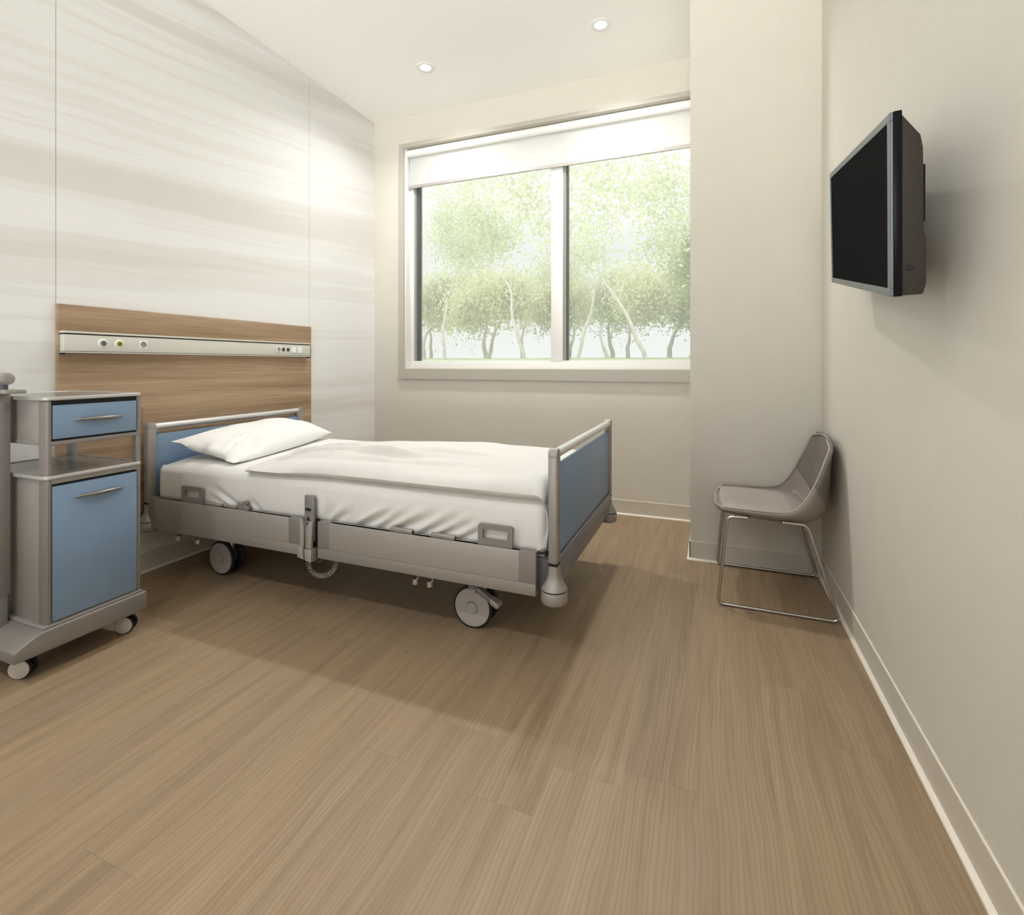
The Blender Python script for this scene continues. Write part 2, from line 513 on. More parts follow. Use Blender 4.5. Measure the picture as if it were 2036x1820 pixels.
def fillet(pts, r, seg=6, closed=False):
    out = []
    P = [Vector(p) for p in pts]
    n = len(P)
    for i in range(n):
        if not closed and i in (0, n - 1):
            out.append(P[i])
            continue
        a, b, c = P[i - 1], P[i], P[(i + 1) % n]
        d1, d2 = (a - b), (c - b)
        rr = min(r, d1.length * 0.45, d2.length * 0.45)
        p1, p2 = b + d1.normalized() * rr, b + d2.normalized() * rr
        for k in range(seg + 1):
            t = k / seg
            out.append(p1 * (1 - t) ** 2 + b * 2 * t * (1 - t) + p2 * t * t)
    return out

def smoothstep(a, b, x):
    t = max(0.0, min(1.0, (x - a) / (b - a)))
    return t * t * (3 - 2 * t)

def lerp_list(xs, ys, x):
    return float(np.interp(x, xs, ys))

# ------------------------------------------------------------------ the room shell
XL, XR, YB, YF, ZC = -2.537, 0.484, 3.4075, -1.7, 2.949
T = 0.2
PX, PY = -0.10, 2.75          # pier left face, front face
tag(MB().box(XL - T, XR + T, YF - T, YB + T, -T, 0).build('floor', M['floor'], smooth=0), kind='structure')
tag(MB().box(XL - T, XR + T, YF - T, YB + T, ZC, ZC + T).build('ceiling', M['ceiling'], smooth=0), kind='structure')
# left wall: three cladding panels with hairline joints
b = MB().box(XL - T, XL - 0.01, YF, YB, 0, ZC, mi=1)
edges = [YF, -0.155, 1.265, 2.69, YB]
for i in range(4):
    b.box(XL - 0.012, XL, edges[i] + (0.0012 if i else 0), edges[i + 1] - (0.0012 if i < 3 else 0), 0, ZC)
tag(b.build('wall_left', [M['stone'], M['gasket']], smooth=0), kind='structure')
tag(MB().box(XR, XR + T, YF, YB, 0, ZC).build('wall_right', M['wall'], smooth=0), kind='structure')
# window wall with its opening
WX0, WX1, WZ0, WZ1 = -2.252, -0.105, 0.962, 2.70
b = MB()
b.box(XL, WX0, YB, YB + T, 0, ZC)
b.box(WX1, XR, YB, YB + T, 0, ZC)
b.box(WX0, WX1, YB, YB + T, 0, WZ0)
b.box(WX0, WX1, YB, YB + T, WZ1, ZC)
tag(b.build('wall_back', M['wall'], smooth=0), kind='structure')
tag(MB().box(PX, XR, PY, YB, 0, ZC).build('wall_pier', M['wall'], smooth=0), kind='structure')
# unseen wall behind the viewer; its glazing is added to bring fill light in
RX0, RX1, RZ0, RZ1 = -2.35, 0.35, 0.25, 2.80
b = MB()
b.box(XL, RX0, YF - T, YF, 0, ZC)
b.box(RX1, XR, YF - T, YF, 0, ZC)
b.box(RX0, RX1, YF - T, YF, 0, RZ0)
b.box(RX0, RX1, YF - T, YF, RZ1, ZC)
tag(b.build('wall_front', M['wall'], smooth=0), kind='structure')
w2 = thing('added_rear_window', ((RX0 + RX1) / 2, YF - 0.1, RZ0), kind='structure')
b = MB()
for x0, x1, z0, z1 in ((RX0, RX0 + .05, RZ0, RZ1), (RX1 - .05, RX1, RZ0, RZ1), (-1.03, -0.97, RZ0, RZ1), (RX0, RX1, RZ0, RZ0 + .05), (RX0, RX1, RZ1 - .05, RZ1)):
    b.box(x0, x1, YF - 0.13, YF - 0.07, z0, z1, 0.004)
b.build('window_frame', M['win_white'], w2)
for x0, x1 in ((RX0 + .05, -1.03), (-.97, RX1 - .05)):
    MB().box(x0, x1, YF - 0.103, YF - 0.097, RZ0 + .05, RZ1 - .05).build('pane', M['glass'], w2, smooth=0)

# skirting: flat vinyl upstand with a fine pale top edge and a pale floor seal
BH = 0.094
def skirting(name, p0, p1, nrm, ext=0.0):
    p0, p1, nrm = Vector((*p0, 0)), Vector((*p1, 0)), Vector((*nrm, 0))
    d = (p1 - p0)
    L = d.length
    d.normalize()
    def f(u, v, w):
        q = p0 + d * w + nrm * u
        return (q.x, q.y, v)
    b = MB()
    b.prism([(0, 0), (0.004, 0), (0.004, BH - 0.0015), (0, BH - 0.0015)], f, 0, L)
    b.prism([(0, BH - 0.0015), (0.0048, BH - 0.0015), (0.0042, BH + 0.0012), (0, BH + 0.0015)], f, 0, L, mi=1)
    b.prism([(0.004, 0), (0.016, 0), (0.015, 0.004), (0.009, 0.008), (0.004, 0.0095)], f, -ext, L, mi=2)
    return tag(b.build(name, [M['base'], M['base_cap'], M['seal']], smooth=0), kind='structure')
skirting('baseboard_left', (XL, YF), (XL, YB), (1, 0))
skirting('baseboard_back', (XL, YB), (PX, YB), (0, -1))
skirting('baseboard_pier_side', (PX, YB), (PX, PY - 0.004), (-1, 0))
skirting('baseboard_pier', (PX - 0.004, PY), (XR, PY), (0, -1), 0.012)
skirting('baseboard_right', (XR, PY), (XR, YF), (-1, 0))

# window surround
b = MB()
TW = 0.030
def fr(u, v, w): return (u, w, v)
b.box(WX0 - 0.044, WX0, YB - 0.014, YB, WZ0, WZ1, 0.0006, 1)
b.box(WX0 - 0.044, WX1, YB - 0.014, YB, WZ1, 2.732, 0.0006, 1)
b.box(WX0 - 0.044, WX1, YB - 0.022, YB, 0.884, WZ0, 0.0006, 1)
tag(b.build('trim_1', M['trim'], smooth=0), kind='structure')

# window_1
w1 = thing('window_1', ((WX0 + WX1) / 2, YB + 0.1, WZ0), kind='structure')
b = MB()
y0, y1 = YB + 0.062, YB + 0.135
b.box(WX0 + .0005, WX0 + 0.043, y0, y1, WZ0 + 0.0625, WZ1 - 0.05, 0.001)
b.box(WX0 + .0005, WX1 - .0005, y0, y1, WZ0 + .0005, WZ0 + 0.062, 0.001)
b.box(WX0 + .0005, WX1 - .0005, y0, y1, WZ1 - 0.05, WZ1 - .0005, 0.001)
b.box(WX1 - 0.017, WX1 - .0005, y0, y1, WZ0 + 0.0625, WZ1 - 0.05, 0.001)
b.box(-1.064, -0.978, y0 - 0.004, y1, WZ0 + 0.0625, WZ1 - 0.05, 0.001)
b.box(WX0 + .0005, WX0 + 0.013, YB + 0.003, y0 - .0005, WZ0 + .0005, WZ1 - .0005, 0.0006)
b.build('window_frame', M['win_white'], w1)
b = MB()
b.box(WX0 + 0.043, WX0 + 0.06, y0 + 0.012, y1 - .001, WZ0 + 0.0625, WZ1 - 0.05)
b.box(-0.978, -0.958, y0 + 0.012, y1 - .001, WZ0 + 0.0625, WZ1 - 0.05)
b.box(WX0 + 0.06, WX0 + 0.08, y0 + 0.03, y1 - .001, WZ0 + 0.0625, WZ1 - 0.05, mi=1)
b.box(-0.958, -0.95, y0 + 0.03, y1 - .001, WZ0 + 0.0625, WZ1 - 0.05, mi=1)
b.build('gasket', [M['gasket'], M['graphite']], w1)
for x0, x1 in ((WX0 + 0.08, -1.064), (-0.95, WX1 - 0.017)):
    MB().box(x0, x1, y1 - 0.028, y1 - 0.022, WZ0 + 0.055, WZ1 - 0.045).build('pane', M['glass_veil'], w1, smooth=0)

# roller blind
rb = thing('roller_blind', (-1.18, YB + 0.03, 2.39), 'white roller blind pulled partly down inside the top of the window', 'blind')
bx0, bx1 = WX0 + 0.014, WX1 - 0.002
MB().cyl((bx0, YB + 0.029, 2.664), (bx1, YB + 0.029, 2.664), 0.028, 40).build('roller', M['win_white'], rb)
b = MB()
b.box(bx0 + 0.004, bx1, YB + 0.043, YB + 0.0445, 2.412, 2.652)
b.build('fabric', M['blind'], rb, smooth=0)
MB().box(bx0, bx1, YB + 0.036, YB + 0.051, 2.392, 2.418, 0.005, 3).build('bottom_bar', M['silver_lite'], rb)

# ------------------------------------------------------------------ recessed ceiling lights
def downlight(x, y, label):
    t = thing('downlight', (x, y, ZC), label, 'ceiling light', 'round recessed ceiling lights')
    MB().lathe([(0.034, 0.004), (0.036, -0.003), (0.055, -0.006), (0.0585, -0.004), (0.059, 0.0)], (x, y, ZC), seg=48, cap=False).build('trim_ring', M['win_white'], t)
    MB().lathe([(0.0, 0.0), (0.035, 0.0)], (x, y, ZC - 0.0015), seg=48, cap=False).build('lens', M['lamp'], t)
    ld = bpy.data.lights.new('downlight_lamp', 'AREA')
    ld.shape = 'DISK'
    ld.size = 0.11
    ld.energy = 12.0
    ld.color = (1.0, 0.985, 0.965)
    ld.spread = math.radians(142)
    lo = bpy.data.objects.new('downlight_lamp', ld)
    C.objects.link(lo)
    lo.parent = t
    lo.location = (0, 0, -0.008)
    return t
downlight(-1.746, 2.886, 'round recessed ceiling light nearer the left wall')
downlight(-0.591, 2.890, 'round recessed ceiling light nearer the right-hand pier')
for x in (-1.746, -0.591):  # unseen pair added behind the viewer for fill light
    downlight(x, -0.60, 'added unseen ceiling light filling the rear of the room on the %s side' % ('bed' if x < -1 else 'television'))

# ------------------------------------------------------------------ wood headboard wall panel and service rail
tag(MB().box(XL + 0.0008, -2.518, 1.263, 2.690, 0.20, 1.251, 0.001, 1).build('headboard_panel', M['wood'], smooth=0),
    'wide oak veneer headboard panel fixed to the left wall behind the bed', 'headboard')
sr = thing('service_rail', (-2.518, 1.957, 1.05), 'long pale metal service rail with outlets across the oak headboard panel', 'service rail')
b = MB()
b.box(-2.518, -2.486, 1.268, 2.646, 1.052, 1.124, 0.0015)
b.box(-2.518, -2.482, 1.266, 2.648, 1.1295, 1.138, 0.001)
b.box(-2.518, -2.482, 1.266, 2.648, 1.047, 1.0515, 0.0008)
b.build('body', M['strip'], sr)
b = MB()
b.box(-2.518, -2.490, 1.268, 2.646, 1.124, 1.1295)
b.box(-2.518, -2.4835, 1.2665, 1.2705, 1.040, 1.052)
b.box(-2.518, -2.4835, 2.6435, 2.6475, 1.040, 1.052)
b.box(-2.518, -2.483, 1.268, 2.646, 1.0515, 1.0535)
b.build('shadow_gap', M['shadowgap'], sr)
FX = -2.486
def gas(y, ring, lab):
    o = MB().lathe([(0.0, 0.004), (0.016, 0.004), (0.0195, 0.002), (0.020, 0)], (FX, y, 1.0905), (1, 0, 0), 32, cap=False).build('gas_outlet', M['white'], sr)
    o['label'] = lab
    MB().lathe([(0.0, 0.007), (0.0085, 0.007), (0.0125, 0.0065), (0.0135, 0.004)], (FX, y, 1.0905), (1, 0, 0), 28, cap=False).build('colour_ring', M[ring], o)
    MB().lathe([(0.0, 0.0095), (0.0085, 0.009), (0.009, 0.006)], (FX, y, 1.0905), (1, 0, 0), 24, cap=False).build('connector', M['graphite'], o)
gas(1.411, 'gasket', 'round gas outlet with grey ring')
gas(1.476, 'yellow', 'round gas outlet with yellow ring')
def socket(y, h):
    o = MB().box(FX, FX + 0.004, y - h, y + h, 1.0905 - h, 1.0905 + h, 0.001).build('power_socket', M['white'], sr)
    b = MB()
    rr = h * 0.68
    b.lathe([(0.0, 0.0045), (rr, 0.0045), (rr + 0.0012, 0.0055), (rr + 0.002, 0.0042)], (FX, y, 1.0905), (1, 0, 0), 28, cap=False)
    b.build('socket_well', M['gasket'], o)
    b = MB()
    for dy in (-1, 1):
        b.cyl((FX + 0.004, y + dy * rr * .42, 1.0905), (FX + 0.0056, y + dy * rr * .42, 1.0905), rr * .13, 12)
        b.box(FX + 0.004, FX + 0.0058, y - 0.001, y + 0.001, 1.0905 + dy * rr * .8 - .0012, 1.0905 + dy * rr * .8 + .0012)
    b.build('pin_hole', M['dark'], o)
socket(1.580, 0.0185)
socket(2.381, 0.0175)
for y in (2.420, 2.457):
    MB().lathe([(0.0, 0.003), (0.007, 0.003), (0.0105, 0.0025), (0.0115, 0)], (FX, y, 1.0905), (1, 0, 0), 24, cap=False).build('jack_port', M['dark'], sr)
for y in (2.502, 2.553):
    MB().box(FX, FX + 0.004, y - 0.0185, y + 0.0185, 1.072, 1.109, 0.0012).build('switch', M['white'], sr)

# ------------------------------------------------------------------ hospital bed
HX, FXB = -2.466, -0.480
YN, YFR = 1.600, 2.530
bed = thing('hospital_bed', ((HX + FXB) / 2, (YN + YFR) / 2, 0), 'silver adjustable hospital bed with blue end boards on castor wheels', 'bed')

def post_parts(x, y, outer):
    """outer: +1 foot end (faces +x), -1 head end"""
    p = MB().box(x - 0.016, x + 0.016, y - 0.021, y + 0.021, 0.346, 0.722, 0.0085, 4)
    b = MB()
    b.box(x - 0.016, x + 0.016, y - 0.021, y + 0.021, 0.346, 0.700, 0.007, 3)
    # rounded head of the post, an arch seen from the side
    pts = [(-0.021, 0.690)] + [(-0.021 * math.cos(a), 0.703 + 0.021 * math.sin(a)) for a in np.linspace(0, PI, 17)] + [(0.021, 0.690)]
    b.prism(pts, lambda u, v, w: (w, y + u, v), x - 0.016, x + 0.016, 0.004, 2)
    po = b.build('end_post', M['silver'], bed)
    # bracket tongue under the tube
    s = 1 if y < 2 else -1
    b = MB()
    b.box(x - 0.012, x + 0.012, y + s * 0.018 if s > 0 else y - 0.034, y + 0.034 if s > 0 else y - 0.018, 0.668, 0.715, 0.004, 2)
    b.build('tube_bracket', M['silver_dark'], po)
    b = MB()
    b.box(x + outer * 0.0158 - 0.0006, x + outer * 0.0158 + 0.0006, y + s * 0.006 - .0012, y + s * 0.006 + .0012, 0.36, 0.69)
    b.build('groove', M['graphite'], po)
    MB().box(x - 0.0145, x + 0.0145, y - 0.0195, y + 0.0195, 0.338, 0.349).build('joint_ring', M['shadowgap'], bed, smooth=0)
    # flared foot: a square neck blending to a round cone
    seg = 40
    prof = [(0.0205, 0.340, 1.0), (0.0205, 0.320, .9), (0.0225, 0.304, .6), (0.0275, 0.290, .3), (0.0345, 0.278, .1), (0.0405, 0.269, 0), (0.0432, 0.263, 0)]
    vs_, fs_ = [], []
    for r, z, k in prof:
        for i in range(seg):
            a = 2 * PI * i / seg
            e = 4 * k + 2
            c_, s_ = math.cos(a), math.sin(a)
            rr = r / (abs(c_) ** e + abs(s_) ** e) ** (1 / e)
            vs_.append((x + rr * c_ * (1 - .2 * k), y + rr * s_, z))
    for j in range(len(prof) - 1):
        for i in range(seg):
            l = (i + 1) % seg
            fs_.append((j * seg + i, j * seg + l, (j + 1) * seg + l, (j + 1) * seg + i))
    fs_.append(tuple(range(seg)))
    fs_.append(tuple((len(prof) - 1) * seg + i for i in range(seg)))
    MB().add(vs_, fs_).build('post_foot', M['silver'], bed, smooth=50)
    b = MB()
    b.lathe([(0.038, 0.0), (0.042, 0.003), (0.0435, 0.008), (0.0435, 0.040), (0.042, 0.042)], (x, y, 0.216), seg=40)
    cu = b.build('bumper_cup', M['silver'], bed)
    MB().lathe([(0.041, 0.0), (0.0422, 0.001), (0.0422, 0.005), (0.041, 0.006)], (x, y, 0.2575), seg=40).build('rubber_ring', M['shadowgap'], cu)

for x, o_ in ((HX, -1), (FXB, 1)):
    for y in (YN, YFR):
        post_parts(x, y, o_)
    MB().cyl((x, YN + 0.012, 0.703), (x, YFR - 0.012, 0.703), 0.0155, 28).build('grab_tube', M['alu'], bed)
    MB().box(x - 0.006, x + 0.008, YN + 0.019, YFR - 0.019, 0.366, 0.666, 0.002, 2).build('end_board', M['blue'], bed)
    # lower cross beam
    b = MB()
    b.box(x - 0.020, x + 0.016, YN + 0.017, YFR - 0.017, 0.302, 0.362, 0.004, 2)
    b.box(x - 0.018, x + 0.012, YN + 0.150, YFR - 0.150, 0.262, 0.2995, 0.003, 2)
    b.box(x - 0.018, x + 0.012, YN + 0.030, YN + 0.147, 0.262, 0.2995, 0.003, 2)
    b.box(x - 0.018, x + 0.012, YFR - 0.147, YFR - 0.030, 0.262, 0.2995, 0.003, 2)
    bb = b.build('cross_beam', M['beam'], bed)
    b = MB()
    b.box(x - 0.016, x + 0.010, YN + 0.02, YFR - 0.02, 0.266, 0.303)
    b.box(x - 0.004, x + 0.006, YN + 0.02, YFR - 0.02, 0.360, 0.369)
    b.build('shadow_gap', M['shadowgap'], bb, smooth=0)

# side rails, each a flat aluminium profile with darker end caps
def side_rail(x0, x1, near=True):
    s = 1 if near else -1
    yf = 1.580 if near else 2.550
    def Y(a): return yf + s * a
    def bx(b, xa, xb, ya, yb, za, zb, bev=0.0, mi=0):
        a, c = sorted((Y(ya), Y(yb)))
        b.box(xa, xb, a, c, za, zb, bev, 2, mi)
    b = MB()
    bx(b, x0, x1, 0.0, 0.020, 0.272, 0.3765, 0.002)
    bx(b, x0, x1, -0.0015, 0.020, 0.233, 0.272, 0.0015, 1)
    bx(b, x0 + .0005, x1 - .0005, 0.004, 0.030, 0.366, 0.3765, 0.0015)
    o = b.build('side_rail', [M['rail'], M['silver']], bed)
    for a, c in ((x0 - 0.0006, x0 + 0.056), (x1 - 0.060, x1 + 0.0006)):
        b = MB()
        bx(b, a, c, -0.0008, 0.0212, 0.274, 0.3772, 0.0015)
        b.build('end_cap', M['silver_dark'], o)
    return o
for near in (True, False):
    side_rail(-2.449, -1.536, near)
    side_rail(-1.446, -0.538, near)

# dark sub frame, visible in the gaps and under the mattress
b = MB()
b.box(-2.43, -0.52, 1.606, 1.640, 0.262, 0.350, 0.004)
b.box(-2.43, -0.52, 2.490, 2.524, 0.262, 0.350, 0.004)
for x in (-2.40, -1.95, -1.49, -1.05, -0.58):
    b.box(x - 0.02, x + 0.02, 1.63, 2.50, 0.28, 0.345, 0.003)
b.box(-0.535, -0.490, 1.604, 1.66, 0.250, 0.352, 0.003)
b.box(-2.456, -2.42, 1.604, 1.66, 0.250, 0.352, 0.003)
b.build('sub_frame', M['graphite'], bed)
b = MB()
for i in range(14):
    x = -2.36 + i * 0.135
    b.box(x, x + 0.085, 1.62, 2.51, 0.345, 0.358, 0.003)
b.build('slat_deck', M['silver_dark'], bed)
# undercarriage carrying the castors
b = MB()
for y in (1.765, 2.365):
    b.box(-2.22, -0.78, y - 0.025, y + 0.025, 0.195, 0.245, 0.005)
for x in (-2.16, -0.85):
    b.box(x - 0.025, x + 0.025, 1.75, 2.38, 0.198, 0.242, 0.005)
for x in (-1.95, -1.05):
    b.box(x - 0.05, x + 0.05, 2.00, 2.12, 0.235, 0.30, 0.005)
b.build('undercarriage', M['silver_dark'], bed)

def bed_caster(x, y, brake):
    """y is the plane of the outward wheel face"""
    s = 1 if y < 2.06 else -1
    c = thing('castor', (x, y, 0)); c.parent = bed
    c.location = Vector((x, y + s * 0.038, 0)) - world_of(bed)
    R_ = 0.0795
    def disc(ya, out):
        # tyre + cover; `out` is the side its cover faces
        o = MB().lathe([(0.060, 0.0), (0.074, 0.0005), (R_, 0.004), (R_, 0.016), (0.074, 0.0195), (0.060, 0.020)], (x, ya, R_), (0, out, 0), 48, cap=True).build('wheel', M['black'], c)
        b = MB()
        b.lathe([(0.0, 0.0225), (0.066, 0.0215), (0.0715, 0.0195), (0.0725, 0.0165)], (x, ya, R_), (0, out, 0), 48, cap=False)
        w = b.build('wheel_cover', M['hub'], o)
        MB().lathe([(0.0215, 0.0226), (0.0235, 0.0226)], (x, ya, R_), (0, out, 0), 32, cap=False).build('cap_groove', M['graphite'], o, smooth=0)
        MB().lathe([(0.0, 0.026), (0.021, 0.0255), (0.0218, 0.0215)], (x, ya, R_), (0, out, 0), 32, cap=False).build('centre_cap', M['hub'], o)
    disc(y + s * 0.0225, -s)
    disc(y + s * 0.0565, s)
    b = MB()
    b.cyl((x, y + s * 0.022, R_), (x, y + s * 0.058, R_), 0.046, 32)
    b.box(x - 0.004, x + 0.042, *sorted((y + s * 0.026, y + s * 0.054)), R_ - 0.01, 0.168, 0.010, 3)
    b.cyl((x + 0.018, y + s * 0.040, 0.13), (x + 0.018, y + s * 0.040, 0.20), 0.0165, 24)
    b.build('fork', M['steel'], c)
    if brake:
        b = MB()
        pts = [(-0.012, 0.166), (0.030, 0.160), (0.102, 0.118), (0.112, 0.104), (0.104, 0.098), (0.024, 0.138), (-0.010, 0.150)]
        b.prism(pts, lambda u, v, w: (x + u, w, v), y - 0.006, y + 0.020, 0.003, 2)
        b.prism([(0.080, 0.132), (0.113, 0.114), (0.116, 0.103), (0.104, 0.094), (0.078, 0.110)], lambda u, v, w: (x + u, w, v), y - 0.010, y + 0.026, 0.004, 2, mi=1)
        b.cyl((x + 0.012, y - 0.013, 0.148), (x + 0.012, y, 0.148), 0.0095, 20, mi=1)
        b.build('brake_lever', [M['silver_dark'], M['silver_lite']], c)
bed_caster(-2.163, 1.722, False)
bed_caster(-0.841, 1.722, True)
bed_caster(-2.163, 2.408, False)
bed_caster(-0.841, 2.408, True)

# mattress retainer loops
def retainer(x0, x1, near=True, top=0.4485):
    ya, yb = (1.588, 1.599) if near else (2.531, 2.542)
    out = fillet([(x0, 0, 0.370), (x0, 0, top), (x1, 0, top), (x1 - 0.003, 0, 0.40), (x1 - 0.004, 0, 0.370)], 0.012, 6)
    inn = fillet([(x0 + 0.018, 0, 0.398), (x0 + 0.018, 0, top - 0.017), (x1 - 0.019, 0, top - 0.017), (x1 - 0.022, 0, 0.398)], 0.005, 4, closed=True)
    n1, n2 = len(out), len(inn)
    b = bmesh.new()
    L = {}
    for k, yy in ((0, ya), (1, yb)):
        L[k, 'o'] = [b.verts.new((p.x, yy, p.z)) for p in out]
        L[k, 'i'] = [b.verts.new((p.x, yy, p.z)) for p in inn]
        es = []
        for key in ('o', 'i'):
            lst = L[k, key]
            for i in range(len(lst)):
                es.append(b.edges.new((lst[i], lst[(i + 1) % len(lst)])))
        bmesh.ops.triangle_fill(b, use_beauty=True, edges=es)
    for key in ('o', 'i'):
        A, B_ = L[0, key], L[1, key]
        for i in range(len(A)):
            j = (i + 1) % len(A)
            b.faces.new((A[i], A[j], B_[j], B_[i]))
    bmesh.ops.recalc_face_normals(b, faces=list(b.faces))
    MB().bm(b).build('mattress_retainer', M['silver_dark'], bed, smooth=30)
retainer(-2.238, -2.103)
retainer(-0.752, -0.622)
retainer(-2.238, -2.103, False)
retainer(-0.752, -0.622, False)

# small fittings on the rail top
for x0, x1 in ((-1.113, -1.020), (-0.941, -0.844)):
    b = MB()
    b.cyl((x0, 1.597, 0.384), (x1, 1.597, 0.384), 0.0085, 16, bev=0.002)
    b.box(x0, x1, 1.589, 1.605, 0.372, 0.386, 0.002)
    b.build('rail_clip', M['silver'], bed)
b = MB()
b.box(-1.893, -1.862, 1.588, 1.603, 0.372, 0.405, 0.002)
b.box(-1.862, -1.828, 1.586, 1.604, 0.372, 0.398, 0.003)
b.cyl((-1.845, 1.588, 0.408), (-1.845, 1.603, 0.408), 0.010, 18)
b.build('infusion_socket', M['silver_dark'], bed)
b = MB()
b.cyl((-2.09, 1.596, 0.381), (-1.99, 1.596, 0.381), 0.0085, 16, bev=0.002)
b.cyl((-1.955, 1.596, 0.381), (-1.90, 1.596, 0.381), 0.0085, 16, bev=0.002)
b.build('rail_clip', M['silver'], bed)

# accessory rings under the rail
for x in (-2.290, -2.163, -1.018, -0.957):
    b = MB()
    b.lathe([(0.0075, 0.0), (0.0115, 0.0), (0.0115, 0.020), (0.0075, 0.020), (0.0075, 0.0)], (x, 1.612, 0.187), seg=24, cap=False)
    b.box(x - 0.003, x + 0.009, 1.618, 1.632, 0.198, 0.268, 0.001)
    b.build('accessory_ring', M['steel'], bed)

# handset holder between the two rail halves
b = MB()
def wing(x0, x1, zt0, zt1):
    pts = [(x0, 0.270), (x1, 0.270), (x1, zt1)] + [(x1 + (x0 - x1) * t, zt1 + (zt0 - zt1) * (t ** 1.6)) for t in np.linspace(0.15, 0.95, 6)] + [(x0, zt0)]
    return pts
b.prism([(-1.533, 0.262), (-1.5125, 0.262), (-1.5100, 0.30), (-1.5125, 0.355), (-1.5225, 0.380), (-1.533, 0.378)], lambda u, v, w: (u, w, v), 1.572, 1.584, 0.0015)
b.prism([(-1.4985, 0.268), (-1.4690, 0.268), (-1.4660, 0.380), (-1.4760, 0.376), (-1.4900, 0.362), (-1.4975, 0.345)], lambda u, v, w: (u, w, v), 1.568, 1.580, 0.002)
b.prism([(-1.540, 0.228), (-1.5090, 0.222), (-1.5125, 0.264), (-1.540, 0.268)], lambda u, v, w: (u, w, v), 1.568, 1.596, 0.0015)
b.prism([(-1.4980, 0.222), (-1.4670, 0.216), (-1.4660, 0.266), (-1.5000, 0.266)], lambda u, v, w: (u, w, v), 1.564, 1.604, 0.002)
ho = b.build('handset_holder', M['silver_lite'], bed)
b = MB()
b.box(-1.532, -1.458, 1.598, 1.606, 0.232, 0.376, 0.001)
b.build('holder_back', M['shadowgap'], ho)
for x, sgn in ((-1.522, -1), (-1.452, 1)):
    MB().tube([(x + sgn * -0.012 + 0.014 * math.cos(a) * sgn, 1.606, 0.218 + 0.014 * math.sin(a)) for a in np.linspace(0.9, -2.4, 14)], 0.0022, 8).build('cable_hook', M['graphite'], bed)

# ------------------------------------------------------------------ handset (rests in the holder)
hs = thing('bed_handset', (-1.4875, 1.588, 0.30), 'grey bed control handset with arrow buttons standing in a holder on the side rail', 'remote control')
b = MB()
b.box(-1.517, -1.469, 1.5825, 1.5955, 0.290, 0.4745, 0.003, 2)
b.build('body', M['silver_dark'], hs)
yy = 1.5822
MB().box(-1.5095, -1.4800, yy - 0.0006, yy + 0.0008, 0.4320, 0.4560, 0.0004, 1).build('display', M['lcd'], hs)
b = MB()
b.tube([(-1.5010 - 0.0045 * math.cos(a), yy - 0.0008, 0.4450 + 0.0065 * math.sin(a)) for a in np.linspace(-1.1, 1.1, 9)], 0.0006, 6)
b.build('display_mark', M['dark'], hs)
MB().box(-1.5110, -1.4820, yy - 0.0006, yy + 0.0008, 0.4130, 0.4245, 0.0004, 1).build('status_bar', M['shadowgap'], hs)
MB().box(-1.516, -1.470, yy - 0.0004, yy + 0.0008, 0.4040, 0.4048).build('seam', M['graphite'], hs)
for pts, nm in (([(-1.5070, 0.3745), (-1.4870, 0.3745), (-1.4970, 0.3915)], 'arrow_button'), ([(-1.5070, 0.3640), (-1.4870, 0.3640), (-1.4970, 0.3480)], 'arrow_button')):
    MB().prism(pts, lambda u, v, w: (u, w, v), yy - 0.0010, yy + 0.0006).build(nm, M['shadowgap'], hs, smooth=0)
ctrl = [(-1.5060, 0.224), (-1.5080, 0.190), (-1.4950, 0.165), (-1.4700, 0.153), (-1.4400, 0.153), (-1.4100, 0.166), (-1.3880, 0.188), (-1.378, 0.225)]
cp = fillet([(a, 1.592 + 0.02 * i / 7, z) for i, (a, z) in enumerate(ctrl)], 0.02, 10)
seglen = np.r_[0, np.cumsum([(cp[i + 1] - cp[i]).length for i in range(len(cp) - 1)])]
turns, N = 22, 22 * 14
wire = []
for i in range(N + 1):
    t = seglen[-1] * i / N
    c = Vector([float(np.interp(t, seglen, [p[k] for p in cp])) for k in range(3)])
    t2 = min(t + 1e-3, seglen[-1]); t1 = max(t2 - 2e-3, 0)
    tg = Vector([float(np.interp(t2, seglen, [p[k] for p in cp]) - np.interp(t1, seglen, [p[k] for p in cp])) for k in range(3)]).normalized()
    a = 2 * PI * turns * i / N
    u_ = Vector((0, 1, 0))
    w_ = tg.cross(u_).normalized()
    wire.append(c + (u_ * math.cos(a) + w_ * math.sin(a)) * 0.0085)
MB().tube(wire, 0.0013, 6).build('coiled_cable', M['silver_lite'], hs)

# ------------------------------------------------------------------ mattress with fitted sheet
MX0, MX1, MY0, MY1, MZ0, MZ1 = -2.432, -0.508, 1.612, 2.518, 0.359, 0.541
folds = [  # base x, direction angle (deg from +x), length, width, depth
    (-1.90, 150, 0.22, 0.010, 0.010), (-1.96, 158, 0.16, 0.008, 0.008), (-1.83, 158, 0.10, 0.008, 0.006), (-1.78, 142, 0.12, 0.012, 0.006),
    (-1.44, 62, 0.10, 0.014, 0.008), (-1.40, 28, 0.14, 0.010, 0.008),
    (-1.27, 22, 0.22, 0.010, 0.011), (-1.18, 26, 0.20, 0.010, 0.009), (-1.12, 20, 0.26, 0.011, 0.012), (-1.00, 24, 0.24, 0.010, 0.011), (-0.93, 22, 0.22, 0.010, 0.010), (-0.84, 24, 0.16, 0.009, 0.008), (-0.62, 70, 0.12, 0.012, 0.004)]
